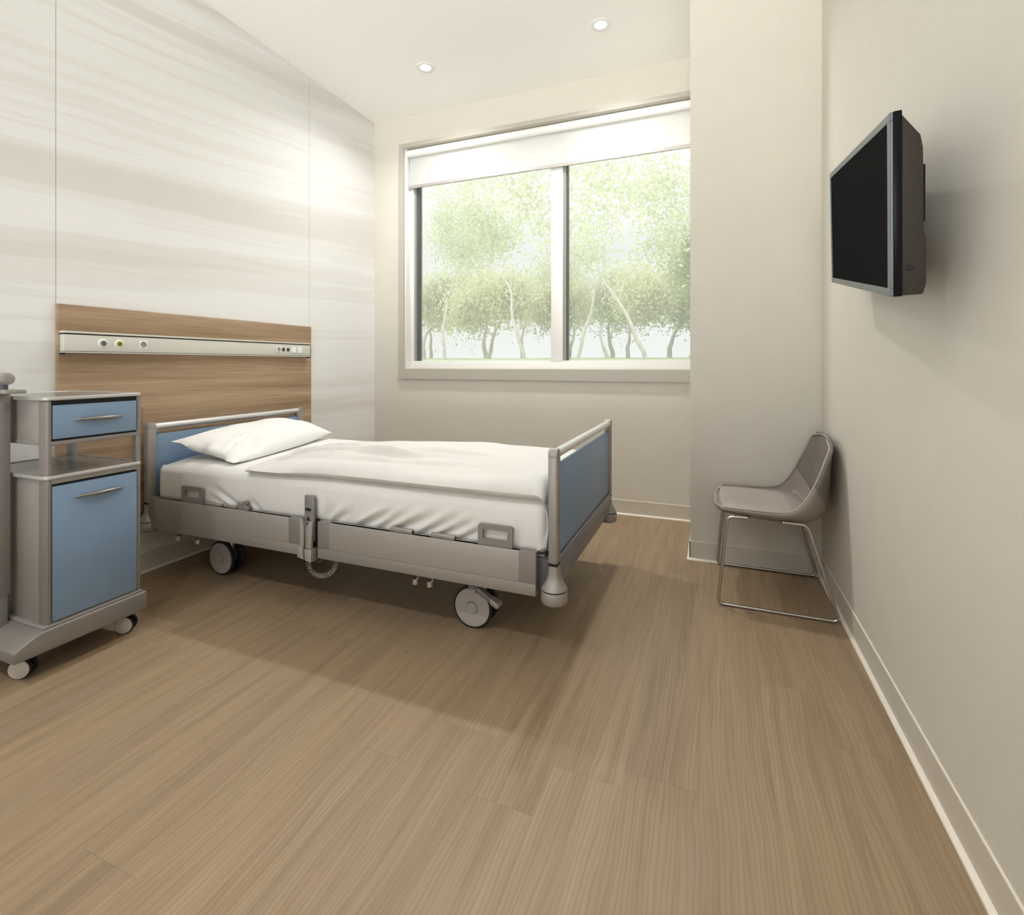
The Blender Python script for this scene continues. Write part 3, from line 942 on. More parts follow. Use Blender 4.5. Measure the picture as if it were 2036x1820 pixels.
def fold_disp(x, z):
    d = 0.0
    for bx_, ang, ln, wd, dp in folds:
        a = math.radians(ang)
        dx, dz = x - bx_, z - (MZ0 + 0.012)
        al = dx * math.cos(a) + dz * math.sin(a)
        ac = -dx * math.sin(a) + dz * math.cos(a) - 0.06 * al * al / ln
        k = smoothstep(-0.03, 0.03, al) * (1 - smoothstep(ln * 0.25, ln, al))
        w = wd * (1 + al / ln)
        d -= dp * k * math.exp(-(ac / w) ** 2)
        d += dp * 0.45 * k * math.exp(-((ac - 1.9 * w) / w) ** 2)
    return d * 1.45
def mattress():
    b = bmesh.new()
    # profile around the y-z section, then swept in x
    r = 0.045
    sec = []
    def arc(cy, cz, a0, a1, n, rr):
        for i in range(n):
            a = a0 + (a1 - a0) * i / (n - 1)
            sec.append((cy + rr * math.cos(a), cz + rr * math.sin(a)))
    nz, ny = 26, 34
    rb_ = 0.03
    for i in range(nz):
        sec.append((MY0, MZ0 + rb_ + (MZ1 - r - MZ0 - rb_) * i / (nz - 1)))
    arc(MY0 + r, MZ1 - r, PI, PI / 2, 10, r)
    for i in range(1, ny):
        sec.append((MY0 + r + (MY1 - MY0 - 2 * r) * i / ny, MZ1))
    arc(MY1 - r, MZ1 - r, PI / 2, 0, 8, r)
    for i in range(1, 8):
        sec.append((MY1, MZ1 - r - (MZ1 - r - MZ0 - rb_) * i / 8))
    arc(MY1 - rb_, MZ0 + rb_, 0, -PI / 2, 5, rb_)
    for i in range(1, 8):
        sec.append((MY1 - rb_ - (MY1 - MY0 - 2 * rb_) * i / 8, MZ0))
    arc(MY0 + rb_, MZ0 + rb_, -PI / 2, -PI, 6, rb_)
    sec = sec[:-1]
    nx = 230
    cy, cz = (MY0 + MY1) / 2, (MZ0 + MZ1) / 2
    rows = []
    re = 0.035
    for i in range(nx + 1):
        t = i / nx
        x = MX0 + (MX1 - MX0) * t
        e = min(x - MX0, MX1 - x)
        ins = 0.0 if e > re else re - math.sqrt(max(0, re * re - (re - e) ** 2))
        row = []
        for (y, z) in sec:
            fy = max(0.0, 1 - ins / (MY1 - MY0) * 2)
            fz = max(0.0, 1 - ins / (MZ1 - MZ0) * 1.2)
            yy_, zz_ = cy + (y - cy) * fy, cz + (z - cz) * fz
            near = smoothstep(MY0 + 0.02, MY0 + 0.001, y)
            dy = fold_disp(x, z) * near
            bulge = 0.010 * math.sin(PI * min(1, max(0, (z - MZ0) / (MZ1 - MZ0)))) * (1 if y < cy else -1) * (near if y < cy else smoothstep(MY1 - .02, MY1, y))
            n1 = noise.noise(Vector((x * 3, y * 3, z * 6))) * 0.004
            top = smoothstep(MZ1 - 0.02, MZ1, z)
            # rounding down slightly to the head-end near corner
            sag = -0.02 * smoothstep(-2.25, MX0, x) * smoothstep(MY0 + 0.2, MY0, y) * top
            row.append(b.verts.new((x, yy_ - dy - bulge * 0.6 + n1 * (1 - top), zz_ + (n1 * 0.8 + sag) * (1 if z > cz else 0))))
        rows.append(row)
    ns = len(sec)
    for i in range(nx):
        for j in range(ns):
            k = (j + 1) % ns
            b.faces.new((rows[i][j], rows[i][k], rows[i + 1][k], rows[i + 1][j]))
    b.faces.new(rows[0][::-1])
    b.faces.new(rows[-1])
    bmesh.ops.recalc_face_normals(b, faces=list(b.faces))
    return b
mt = MB().bm(mattress()).build('mattress', M['sheet'], smooth=60)
tag(mt, 'thick mattress under a white fitted sheet lying on the hospital bed', 'mattress')
# tucked hospital-corner flaps at both near corners, part of the fitted sheet
for cx_, sgn in ((MX0 + 0.012, -1), (MX1 - 0.012, 1)):
    def flap(u, v, cx_=cx_, sgn=sgn):
        z = 0.500 - 0.125 * v
        y = MY0 + 0.012 + 0.004 * math.sin(v * 5)
        x = cx_ + sgn * (0.006 + 0.010 * math.sin(PI * v) * 0.6) - sgn * 0.03 * u
        return (x, y - 0.012 * math.sin(PI * u * .5) - 0.001, z + 0.01 * (1 - u))
    MB().grid(8, 14, flap).build('corner_fold', M['sheet'], mt, smooth=60)

# ------------------------------------------------------------------ duvet
def duvet():
    nu, nv = 170, 90
    def he(y):   # head edge x for a given y
        return lerp_list([1.585, 1.62, 1.80, 2.05, 2.31, 2.42, 2.52], [-1.845, -1.865, -1.93, -2.0, -2.03, -1.86, -1.55], y)
    def base(u, v):
        y = 1.588 + (2.500 - 1.588) * v
        x0 = he(y)
        x1 = -0.512 + 0.006 * math.sin(v * 9)
        return x0 + (x1 - x0) * (u ** 0.9), y, x0
    def thick(u, v, x, y, x0):
        d = x - x0
        t = 0.066 - 0.038 * smoothstep(0.10, 1.0, v)
        t *= 0.25 + 0.75 * smoothstep(0.0, 0.42 - 0.15 * v, d)
        t *= math.sqrt(max(0.0, 1 - (1 - min(1, d / 0.03)) ** 2)) if d < 0.03 else 1
        ef = (-0.512 - x)
        t *= 0.35 + 0.65 * math.sqrt(max(0.0, 1 - (1 - min(1, max(0, ef) / 0.04)) ** 2))
        return t
    def wr(x, y):
        w = 0.0
        w += 0.012 * noise.noise(Vector((x * 2.2 + y * 1.2, y * 9 - x * 2.0, 0.3)))
        w += 0.005 * noise.noise(Vector((x * 5 + y * 3, y * 18 - x * 5.0, 4.3)))
        # a few drawn pleats fanning from the head edge towards the foot
        for (xa, ya, an, ln, wd, h) in ((-1.93, 1.80, -4, 0.9, 0.014, 0.007), (-1.98, 1.93, -2, 1.1, 0.018, 0.009), (-2.0, 2.06, -6, 0.8, 0.012, 0.007), (-1.75, 1.72, 3, 0.9, 0.015, 0.006), (-1.6, 1.88, 6, 0.8, 0.018, 0.007), (-1.45, 2.1, -3, 0.8, 0.02, 0.006), (-1.2, 1.75, 4, 0.6, 0.016, 0.005)):
            a = math.radians(an)
            al = (x - xa) * math.cos(a) + (y - ya) * math.sin(a)
            ac = -(x - xa) * math.sin(a) + (y - ya) * math.cos(a)
            k = smoothstep(0, 0.12, al) * (1 - smoothstep(ln * .4, ln, al))
            w += 2.3 * h * k * (math.exp(-(ac / wd) ** 2) - 0.6 * math.exp(-((ac + 1.8 * wd) / wd) ** 2))
        return w
    b = bmesh.new()
    top, bot = [], []
    Zb = MZ1 + 0.001
    for i in range(nu):
        u = i / (nu - 1)
        rt, rbm = [], []
        for j in range(nv):
            v = j / (nv - 1)
            x, y, x0 = base(u, v)
            t = thick(u, v, x, y, x0)
            d = y - 1.588
            # rounded near edge that rolls over the mattress side
            R_ = max(0.002, t * 1.25)
            if d < R_:
                q = math.sqrt(max(0, 1 - (1 - d / R_) ** 2))
            else:
                q = 1.0
            df = 2.500 - y
            qf = math.sqrt(max(0, 1 - (1 - min(1, df / 0.02)) ** 2))
            under = -0.010 * smoothstep(0.045, 0.0, d) * smoothstep(0.0, 0.25, x - x0)
            zc = Zb + under + t * 0.5
            inner = smoothstep(0.0, 0.05, d)
            rt.append(b.verts.new((x, y - 0.004 * math.sin(x * 6), zc + t * 0.5 * q * (0.25 + .75 * qf) + wr(x, y) * (0.25 + 0.75 * inner) * smoothstep(0, 0.08, x - x0))))
            rbm.append(b.verts.new((x, y - 0.004 * math.sin(x * 6), min(zc - t * 0.5 * q, zc + t * 0.49) - (0.006 * inner))))
        top.append(rt); bot.append(rbm)
    for i in range(nu - 1):
        for j in range(nv - 1):
            b.faces.new((top[i][j], top[i + 1][j], top[i + 1][j + 1], top[i][j + 1]))
            b.faces.new((bot[i][j], bot[i][j + 1], bot[i + 1][j + 1], bot[i + 1][j]))
    for i in range(nu - 1):
        for j in (0, nv - 1):
            b.faces.new((top[i][j], bot[i][j], bot[i + 1][j], top[i + 1][j]) if j == 0 else (top[i][j], top[i + 1][j], bot[i + 1][j], bot[i][j]))
    for j in range(nv - 1):
        for i in (0, nu - 1):
            b.faces.new((top[i][j], top[i][j + 1], bot[i][j + 1], bot[i][j]))
    bmesh.ops.recalc_face_normals(b, faces=list(b.faces))
    return b
dv = MB().bm(duvet()).build('duvet', M['duvet'], smooth=70)
tag(dv, 'off-white duvet spread over the lower part of the mattress', 'duvet')

# ------------------------------------------------------------------ pillow
def pillow():
    A, B_, Cc, D = Vector((-2.385, 1.640, 0.632)), Vector((-1.985, 1.650, 0.556)), Vector((-2.165, 2.485, 0.580)), Vector((-2.440, 2.410, 0.640))
    n = 64
    b = bmesh.new()
    tp, bt = [], []
    for i in range(n + 1):
        u = i / n           # A->B direction (head to foot side)
        r1, r2 = [], []
        for j in range(n + 1):
            v = j / n       # near to far
            p = A * (1 - u) * (1 - v) + B_ * u * (1 - v) + Cc * u * v + D * (1 - u) * v
            U, V = 2 * u - 1, 2 * v - 1
            # edges pull inwards between the corners
            ctr = (A + B_ + Cc + D) / 4
            pull = 0.055 * (1 - U * U) * V * V + 0.035 * (1 - V * V) * U * U
            p = p + (ctr - p) * pull
            h = (max(0.0, 1 - abs(U) ** 2.6) ** 0.55) * (max(0.0, 1 - abs(V) ** 3.0) ** 0.6)
            rip = math.exp(-((v) / 0.05) ** 2) * (1 - U * U)
            p = p + Vector((0, 0.014 * math.sin(u * 17 + 1) * rip, 0.010 * math.sin(u * 13) * rip))
            wr = 0.0
            # gathered creases about a fifth of the way along
            for (uu, vv, an, ln, wd, dp) in ((0.86, 0.14, 125, 0.42, 0.022, 0.012), (0.95, 0.20, 140, 0.46, 0.026, 0.015), (0.75, 0.06, 110, 0.35, 0.02, 0.010), (0.97, 0.10, 160, 0.40, 0.02, 0.011), (0.9, 0.55, 20, 0.2, 0.02, 0.004), (0.2, 0.1, 60, 0.2, 0.03, 0.005), (0.85, 0.24, 118, 0.35, 0.020, 0.008)):
                a = math.radians(an)
                al = (u - uu) * math.cos(a) + (v - vv) * math.sin(a)
                ac = -(u - uu) * math.sin(a) + (v - vv) * math.cos(a)
                k = smoothstep(-0.06, 0.05, al) * (1 - smoothstep(ln * .3, ln, al))
                wr += -dp * k * math.exp(-(ac / wd) ** 2) + 0.7 * dp * k * math.exp(-((ac - 2 * wd) / wd) ** 2)
            wr *= 1.7
            wr += 0.008 * noise.noise(Vector((u * 4, v * 7, 1.7))) + 0.003 * noise.noise(Vector((u * 9, v * 16, 5.7)))
            dip = -0.012 * math.exp(-((v - 0.20) / 0.07) ** 2) * u
            zt = p.z + (0.068 + 0.012 * v) * h + (wr + dip) * h
            zb = max(p.z - 0.060 * h, MZ1 + 0.004 + 0.003 * h)
            if zb > p.z: zb = p.z
            if i in (0, n) or j in (0, n):
                w = b.verts.new((p.x, p.y, p.z))
                r1.append(w); r2.append(w)
            else:
                fw = 0.012 * h
                r1.append(b.verts.new((p.x + fw, p.y, zt)))
                r2.append(b.verts.new((p.x, p.y, zb)))
        tp.append(r1); bt.append(r2)
    for i in range(n):
        for j in range(n):
            b.faces.new((tp[i][j], tp[i + 1][j], tp[i + 1][j + 1], tp[i][j + 1]))
            q = (bt[i][j], bt[i][j + 1], bt[i + 1][j + 1], bt[i + 1][j])
            if len(set(q)) == 4 and set(q) != {tp[i][j], tp[i + 1][j], tp[i + 1][j + 1], tp[i][j + 1]}:
                b.faces.new(q)
    bmesh.ops.recalc_face_normals(b, faces=list(b.faces))
    return b
pl = MB().bm(pillow()).build('pillow', M['pillow'], smooth=80)
tag(pl, 'plump white pillow leaning on the blue head board of the bed', 'pillow')

# ------------------------------------------------------------------ bedside cabinet
CX0, CX1, CY0, CY1 = -2.385, -1.980, 0.962, 1.250
cab = thing('bedside_cabinet', ((CX0 + CX1) / 2, 1.1, 0), 'grey bedside cabinet with blue drawer and blue door on small castors', 'cabinet')
# base tray with its sloping nose
prof = [(0.873, 0.084), (0.873, 0.119), (0.886, 0.1245), (0.915, 0.140), (0.938, 0.1485), (0.955, 0.1515), (1.264, 0.1515), (1.264, 0.084)]
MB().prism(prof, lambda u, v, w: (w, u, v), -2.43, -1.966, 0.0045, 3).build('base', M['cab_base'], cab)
b = MB()
b.prism([(0.952, 0.150), (1.256, 0.150), (1.256, 0.158), (1.250, 0.161), (0.958, 0.161), (0.952, 0.158)], lambda u, v, w: (w, u, v), -2.40, -1.974, 0.003, 2)
b.build('base_lip', M['silver_dark'], cab)
# posts
def cpost(x0, x1, y0, y1):
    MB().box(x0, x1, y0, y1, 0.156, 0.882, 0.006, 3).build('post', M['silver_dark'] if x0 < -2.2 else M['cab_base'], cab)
cpost(-2.026, -1.978, 0.962, 0.977)
cpost(-2.006, -1.978, 1.236, 1.250)
cpost(-2.385, -2.350, 0.962, 0.990)
cpost(-2.385, -2.355, 1.222, 1.250)
# lower carcass and its door
b = MB()
b.box(-2.372, -2.020, 0.966, 0.978, 0.158, 0.626, 0.002)
b.box(-2.372, -1.990, 1.238, 1.248, 0.158, 0.626, 0.002)
b.box(-2.380, -2.366, 0.972, 1.242, 0.158, 0.626, 0.002)
b.box(-2.372, -1.984, 0.972, 1.242, 0.158, 0.170)
b.box(-1.996, -1.979, 0.975, 1.238, 0.611, 0.627, 0.001)
b.build('lower_carcass', M['silver'], cab)
MB().box(-2.30, -1.990, 0.980, 1.237, 0.162, 0.611).build('door_gap_shade', M['shadowgap'], cab, smooth=0)  # solid black block; shade of the gaps round the door put into colour
dr = MB().box(-1.992, -1.976, 0.9775, 1.2340, 0.1680, 0.6025, 0.0015).build('door', M['blue'], cab)
def spindle(z, parent):
    ya, yb = 1.037, 1.186
    path = [(-1.976 + 0.0135 * math.sin(PI * t) ** 0.6 + 0.001, ya + (yb - ya) * t, z) for t in np.linspace(0, 1, 25)]
    rad = [0.0014 + 0.0058 * math.sin(PI * t) ** 0.55 for t in np.linspace(0, 1, 25)]
    MB().tube(path, rad, 14).build('handle', M['gunmetal'], parent)
spindle(0.557, dr)
# upper carcass and drawer
b = MB()
b.box(-2.372, -2.020, 0.966, 0.978, 0.737, 0.884, 0.002)
b.box(-2.372, -1.990, 1.238, 1.248, 0.737, 0.884, 0.002)
b.box(-2.380, -2.366, 0.972, 1.242, 0.737, 0.884, 0.002)
b.build('upper_carcass', M['silver'], cab)
b = MB()
b.box(-2.385, -1.979, 0.964, 1.246, 0.735, 0.749, 0.003)
b.build('drawer_shelf', M['silver_dark'], cab)
MB().box(-2.30, -1.984, 0.9785, 1.2365, 0.750, 0.882).build('drawer_gap_shade', M['shadowgap'], cab, smooth=0)  # solid black block painting the shaded gap above the drawer
dw = MB().box(-1.990, -1.976, 0.9785, 1.2325, 0.7565, 0.8655, 0.0015).build('drawer', M['blue'], cab)
spindle(0.814, dw)
def ctray(z0, z1, name):
    out = fillet([(CX0 - 0.012, CY0 - 0.008, 0), (-1.972, CY0 - 0.008, 0), (-1.972, CY1 + 0.006, 0), (CX0 - 0.012, CY1 + 0.006, 0)], 0.028, 8, closed=True)
    outer = [(p.x, p.y) for p in out]
    cxm, cym = (CX0 - 1.98) / 2, (CY0 + CY1) / 2
    b = MB()
    n = len(outer)
    def inset(k): return [(cxm + (x - cxm) * (1 - k / 0.21), cym + (y - cym) * (1 - k / 0.15)) for x, y in outer]
    loops = [(inset(0.002), z0), (outer, z0 + 0.002), (outer, z1 - 0.003), (inset(0.002), z1), (inset(0.006), z1), (inset(0.008), z1 - 0.003)]
    vs_ = [(x, y, z) for lp, z in loops for x, y in lp]
    fs_ = [(j * n + i, j * n + (i + 1) % n, (j + 1) * n + (i + 1) % n, (j + 1) * n + i) for j in range(len(loops) - 1) for i in range(n)]
    fs_.append(tuple(range(n))[::-1])
    b.add(vs_, fs_)
    o = b.build(name, M['silver_lite'], cab, recalc=True)
    b = MB()
    lp = inset(0.007)
    b.add([(x, y, z1 - 0.003) for x, y in lp], [tuple(range(n))])
    b.build('tray_surface', M['tray'], o, smooth=0, recalc=False)
ctray(0.8815, 0.8935, 'top_tray')
ctray(0.6265, 0.6385, 'middle_tray')
# thin bottle clip on the far side
b = MB()
b.tube(fillet([(-1.985, 1.252, 0.836), (-1.985, 1.2585, 0.836), (-1.985, 1.2585, 0.777), (-1.985, 1.252, 0.777)], 0.001, 2), 0.0009, 6)
b.tube([(-2.00, 1.251, 0.780), (-1.985, 1.256, 0.780)], 0.0012, 6)
b.build('side_clip', M['graphite'], cab)
# castors
def mini_caster(x, y, ang):
    c = thing('castor', (0, 0, 0)); c.parent = cab
    c.location = Vector((x, y, 0)) - world_of(cab)
    d = Vector((math.sin(ang), -math.cos(ang), 0))
    r = 0.0315
    for s in (1, -1):
        ctr = Vector((x, y, r)) + d * (s * 0.006)
        o = MB().lathe([(0.022, 0), (r, 0.001), (r, 0.0115), (r - 0.003, 0.0125)], ctr, d * s, 32).build('wheel', M['black'], c)
        MB().lathe([(0.0, 0.0165), (r - 0.006, 0.016), (r - 0.002, 0.0135), (r - 0.0018, 0.0115)], ctr, d * s, 36, cap=False).build('wheel_cover', M['hub_lite'], o)
    b = MB()
    b.cyl((x, y, 0.03), (x, y, 0.086), 0.0065, 16)
    b.lathe([(0.018, 0), (0.020, 0.006), (0.014, 0.010)], (x, y, 0.060), seg=20)
    b.build('stem', M['graphite'], c)
mini_caster(-2.050, 0.935, 0.55)
mini_caster(-2.035, 1.232, 0.55)
mini_caster(-2.345, 0.935, 0.4)
mini_caster(-2.345, 1.232, 0.4)
# overbed table column folded beside the cabinet
b = MB()
b.box(-2.235, -2.147, 0.912, 0.944, 0.245, 0.906, 0.003)
b.box(-2.160, -2.1455, 0.910, 0.9465, 0.245, 0.906, 0.002, mi=1)
b.build('column_sleeve', [M['cab_base'], M['silver_dark']], cab)
MB().box(-2.230, -2.150, 0.915, 0.942, 0.134, 0.25, 0.003).build('column_leg', M['silver_dark'], cab)
b = MB()
b.box(-2.46, -2.057, 0.895, 0.948, 0.9055, 0.9175, 0.002)
b.build('table_arm', M['silver'], cab)
b = MB()
b.cyl((-2.34, 0.925, 0.952), (-2.112, 0.925, 0.952), 0.0195, 32, bev=0.003)
b.lathe([(0.0, 0.0015), (0.013, 0.001), (0.014, 0)], (-2.112, 0.925, 0.952), (1, 0, 0), 28, cap=False)
b.build('grip_roller', M['silver'], cab)
for xa, xb in ((-2.150, -2.125), (-2.33, -2.30)):
    MB().box(xa, xb, 0.918, 0.932, 0.916, 0.938, 0.002).build('grip_bracket', M['graphite'], cab)

# ------------------------------------------------------------------ sled-base chair
ch = thing('sled_chair', (0.25, 2.50, 0), 'taupe upholstered shell chair on wire sled legs in the corner by the pier', 'chair')
CYc = 2.500
def sled(y, s):
    yt = y + s * 0.0
    pts = [(0.135, yt, 0.372), (0.062, yt, 0.370), (0.026, y, 0.0065), (0.460, y, 0.0065), (0.352, yt, 0.366), (0.270, yt, 0.368)]
    MB().tube(fillet(pts, 0.026, 8), 0.0062, 14).build('sled_leg', M['chrome'], ch)
sled(2.272, 1)
sled(2.728, -1)
b = MB()
b.tube([(0.135, 2.272, 0.372), (0.15, 2.33, 0.368), (0.15, 2.67, 0.368), (0.135, 2.728, 0.372)], 0.006, 10)
b.tube([(0.270, 2.272, 0.368), (0.265, 2.33, 0.364), (0.265, 2.67, 0.364), (0.270, 2.728, 0.368)], 0.006, 10)
b.build('cross_wire', M['chrome'], ch)
# shell: rim curve and centre curve along s
RS = [0, .10, .22, .36, .46, .54, .62, .72, .85, 1.0]
RXs = [0.022, 0.060, 0.150, 0.245, 0.300, 0.335, 0.365, 0.390, 0.418, 0.440]
RZs = [0.401, 0.404, 0.405, 0.406, 0.417, 0.450, 0.500, 0.555, 0.625, 0.682]
CXs = [0.018, 0.060, 0.150, 0.260, 0.345, 0.405, 0.438, 0.446, 0.448, 0.452]
CZs = [0.389, 0.377, 0.366, 0.358, 0.357, 0.376, 0.425, 0.505, 0.600, 0.690]
HWs = [0.180, 0.214, 0.226, 0.232, 0.234, 0.232, 0.228, 0.220, 0.200, 0.160]
def smooth_interp(ss, vals):
    # Catmull-Rom
    def f(s):
        s = min(max(s, 0), 1)
        i = max(0, min(len(ss) - 2, int(np.searchsorted(ss, s, 'right') - 1)))
        h = ss[i + 1] - ss[i]
        t = (s - ss[i]) / h
        m0 = (vals[i + 1] - vals[max(i - 1, 0)]) / (ss[i + 1] - ss[max(i - 1, 0)]) * h
        m1 = (vals[min(i + 2, len(ss) - 1)] - vals[i]) / (ss[min(i + 2, len(ss) - 1)] - ss[i]) * h
        return (2 * t ** 3 - 3 * t * t + 1) * vals[i] + (t ** 3 - 2 * t * t + t) * m0 + (-2 * t ** 3 + 3 * t * t) * vals[i + 1] + (t ** 3 - t * t) * m1
    return f
frx, frz, fcx, fcz, fhw = [smooth_interp(RS, v) for v in (RXs, RZs, CXs, CZs, HWs)]
def shell_pt(s, t):
    k = abs(t) ** (2.6 + 3.4 * (1 - smoothstep(0.35, 0.7, s)))
    x = fcx(s) * (1 - k) + frx(s) * k
    z = fcz(s) * (1 - k) + frz(s) * k
    hw = fhw(s)
    if s > 0.84:
        q = (s - 0.84) / 0.16 * 0.945
        hw = fhw(0.84) * (1 - q ** 3.6) ** (1 / 2.6)
        z = fcz(s) * (1 - k) + frz(s) * k + 0.004 * q
    # round the top corners of the back and the front corners of the seat
    if s > 0.9:
        pass
    if s < 0.08:
        q = 1 - s / 0.08
        x += 0.022 * q * abs(t) ** 4
    return Vector((x, CYc + hw * t, z))
def s_split(t): return 0.60 - 0.07 * (1 - abs(t)) ** 1.0 + 0.05 * abs(t)
nt = 41
def shell_part(sa, sb, ns, name, mat):
    def f(a, c):
        t = 2 * c - 1
        s = sa(t) * (1 - a) + sb(t) * a
        return shell_pt(s, t)
    o = MB().grid(ns, nt, f).build(name, mat, ch, smooth=80)
    md = o.modifiers.new('thickness', 'SOLIDIFY')
    md.thickness = 0.013
    md.offset = 1.0
    return o
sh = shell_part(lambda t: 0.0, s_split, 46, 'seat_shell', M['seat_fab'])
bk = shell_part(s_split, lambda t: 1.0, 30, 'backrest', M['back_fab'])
# padded seat cushion inside the shell
def pad(a, c):
    t = (2 * c - 1)
    s = 0.035 + 0.50 * a
    p = shell_pt(s, t * 0.86)
    e = min(1.0, (1 - abs(t)) / 0.14) ** 0.5 * min(1.0, a / 0.08) ** 0.5 * min(1.0, (1 - a) / 0.25) ** 0.5
    zt = 0.4075 - 0.004 * math.sin(PI * a) + 0.003 * math.cos(t * 1.5)
    z = p.z + 0.002 + max(0.006, (zt - p.z)) * e if s < 0.5 else p.z + 0.012 * e
    return Vector((p.x, p.y, z))
MB().grid(40, 41, pad).build('seat_cushion', M['seat_pad'], ch, smooth=80)
rim = [shell_pt(s, -1) for s in np.linspace(0, 1, 50)] + [shell_pt(1, t) for t in np.linspace(-1, 1, 24)[1:]] + [shell_pt(s, 1) for s in np.linspace(1, 0, 50)[1:]] + [shell_pt(0, t) for t in np.linspace(1, -1, 24)[1:-1]]
MB().tube(rim, 0.0034, 8, closed=True).build('edge_piping', M['piping'], ch, smooth=80)

# ------------------------------------------------------------------ television on its wall arm
x0, y0_, z0_ = 0.352, 1.5935, 1.3830
tw, th_ = 0.778, 0.356
yaw, roll, tilt = math.radians(3.2), math.radians(10.5), math.radians(2.4)
e = Vector((math.sin(yaw) * math.cos(roll), math.cos(yaw) * math.cos(roll), math.sin(roll)))
n0 = Vector((-math.cos(yaw), math.sin(yaw), 0))
up = n0.cross(e).normalized()
if up.z < 0: up = -up
up = (math.cos(tilt) * up + math.sin(tilt) * n0).normalized()
nn = e.cross(up).normalized()
if nn.x > 0: nn = -nn
c0 = Vector((x0, y0_, z0_))
tvm = Matrix((( e.x, up.x, nn.x, c0.x), (e.y, up.y, nn.y, c0.y), (e.z, up.z, nn.z, c0.z), (0, 0, 0, 1)))  # local: x far, y up, z out of the screen
tv = thing('television', (0.40, 1.62, 1.2), 'flat black television with grey bezel on a bracket on the right wall', 'television')
hx, hy = tw / 2, th_ / 2
b = MB()
bw, bt_ = 0.021, 0.016
b.box(-hx, hx, hy - bt_, hy, -0.006, 0.0, 0.001, 1, 0, tvm)
b.box(-hx, hx, -hy, -hy + bt_, -0.006, 0.0, 0.001, 1, 0, tvm)
b.box(-hx, -hx + bw, -hy + bt_, hy - bt_, -0.006, 0.0, 0.001, 1, 0, tvm)
b.box(hx - 0.014, hx, -hy + bt_, hy - bt_, -0.006, 0.0, 0.001, 1, 0, tvm)
b.build('bezel', M['tv_bezel'], tv, smooth=30)
MB().box(-hx + bw - .002, hx - .012, -hy + bt_ - .002, hy - bt_ + .002, -0.006, -0.0025, 0, 1, 0, tvm).build('screen', M['tv_screen'], tv, smooth=0)
MB().box(-hx - 0.001, hx + 0.001, -hy - 0.001, hy + 0.001, -0.020, -0.0055, 0.002, 2, 0, tvm).build('edge_band', M['tv_edge'], tv)
# back shell with chamfered top and thicker lower half
b = bmesh.new()
prof = [(-hy, -0.019), (-hy, -0.055), (-hy + 0.02, -0.060), (-hy + 0.11, -0.060), (-hy + 0.125, -0.056), (hy - 0.075, -0.054), (hy - 0.05, -0.050), (hy - 0.004, -0.019)]
MBx = MB()
MBx.prism(prof, lambda u, v, w: tuple(tvm @ Vector((w, u, v))), -hx + 0.004, hx - 0.004, 0.003, 2)
bs = MBx.build('back_shell', M['tv_back'], tv)
b.free()
b = MB()
b.lathe([(0.0, 0.001), (0.006, 0.001), (0.0065, 0)], tvm @ Vector((-hx + 0.0035, -hy + 0.055, -0.033)), tuple(-e), 16, cap=False)
b.build('lock_port', M['shadowgap'], bs)
b = MB()
b.box(-0.10, 0.10, -0.06, 0.09, -0.066, -0.053, 0.002, 2, 0, tvm)
b.box(-hx + 0.03, hx - 0.03, -0.035, 0.075, -0.064, -0.053, 0.001, 1, 0, tvm)
b.cyl(tvm @ Vector((0, 0, -0.066)), (0.475, 1.60, 1.38), 0.016, 20)
b.box(0.470, 0.484, 1.53, 1.67, 1.30, 1.46, 0.002)
b.build('wall_bracket', M['tv_edge'], tv)

# ------------------------------------------------------------------ outdoors: lawn and trees
def lawn_z(y):
    return lerp_list([3.6, 8, 14, 30, 45, 70, 140], [-0.35, 0.55, 1.10, 1.36, 1.52, 1.50, 1.2], y)
def lawn(u, v):
    y = 3.75 + 120 * v ** 1.6
    x = (-1 + 2 * u) * (25 + y * 1.1) - y * 0.35
    return (x, y, lawn_z(y) + 0.04 * noise.noise(Vector((x * .2, y * .2, 0))))
gr = MB().grid(40, 50, lawn).build('lawn', M['grass'], smooth=60)
tag(gr, 'mown green park lawn outside the window', 'grass', kind='stuff')

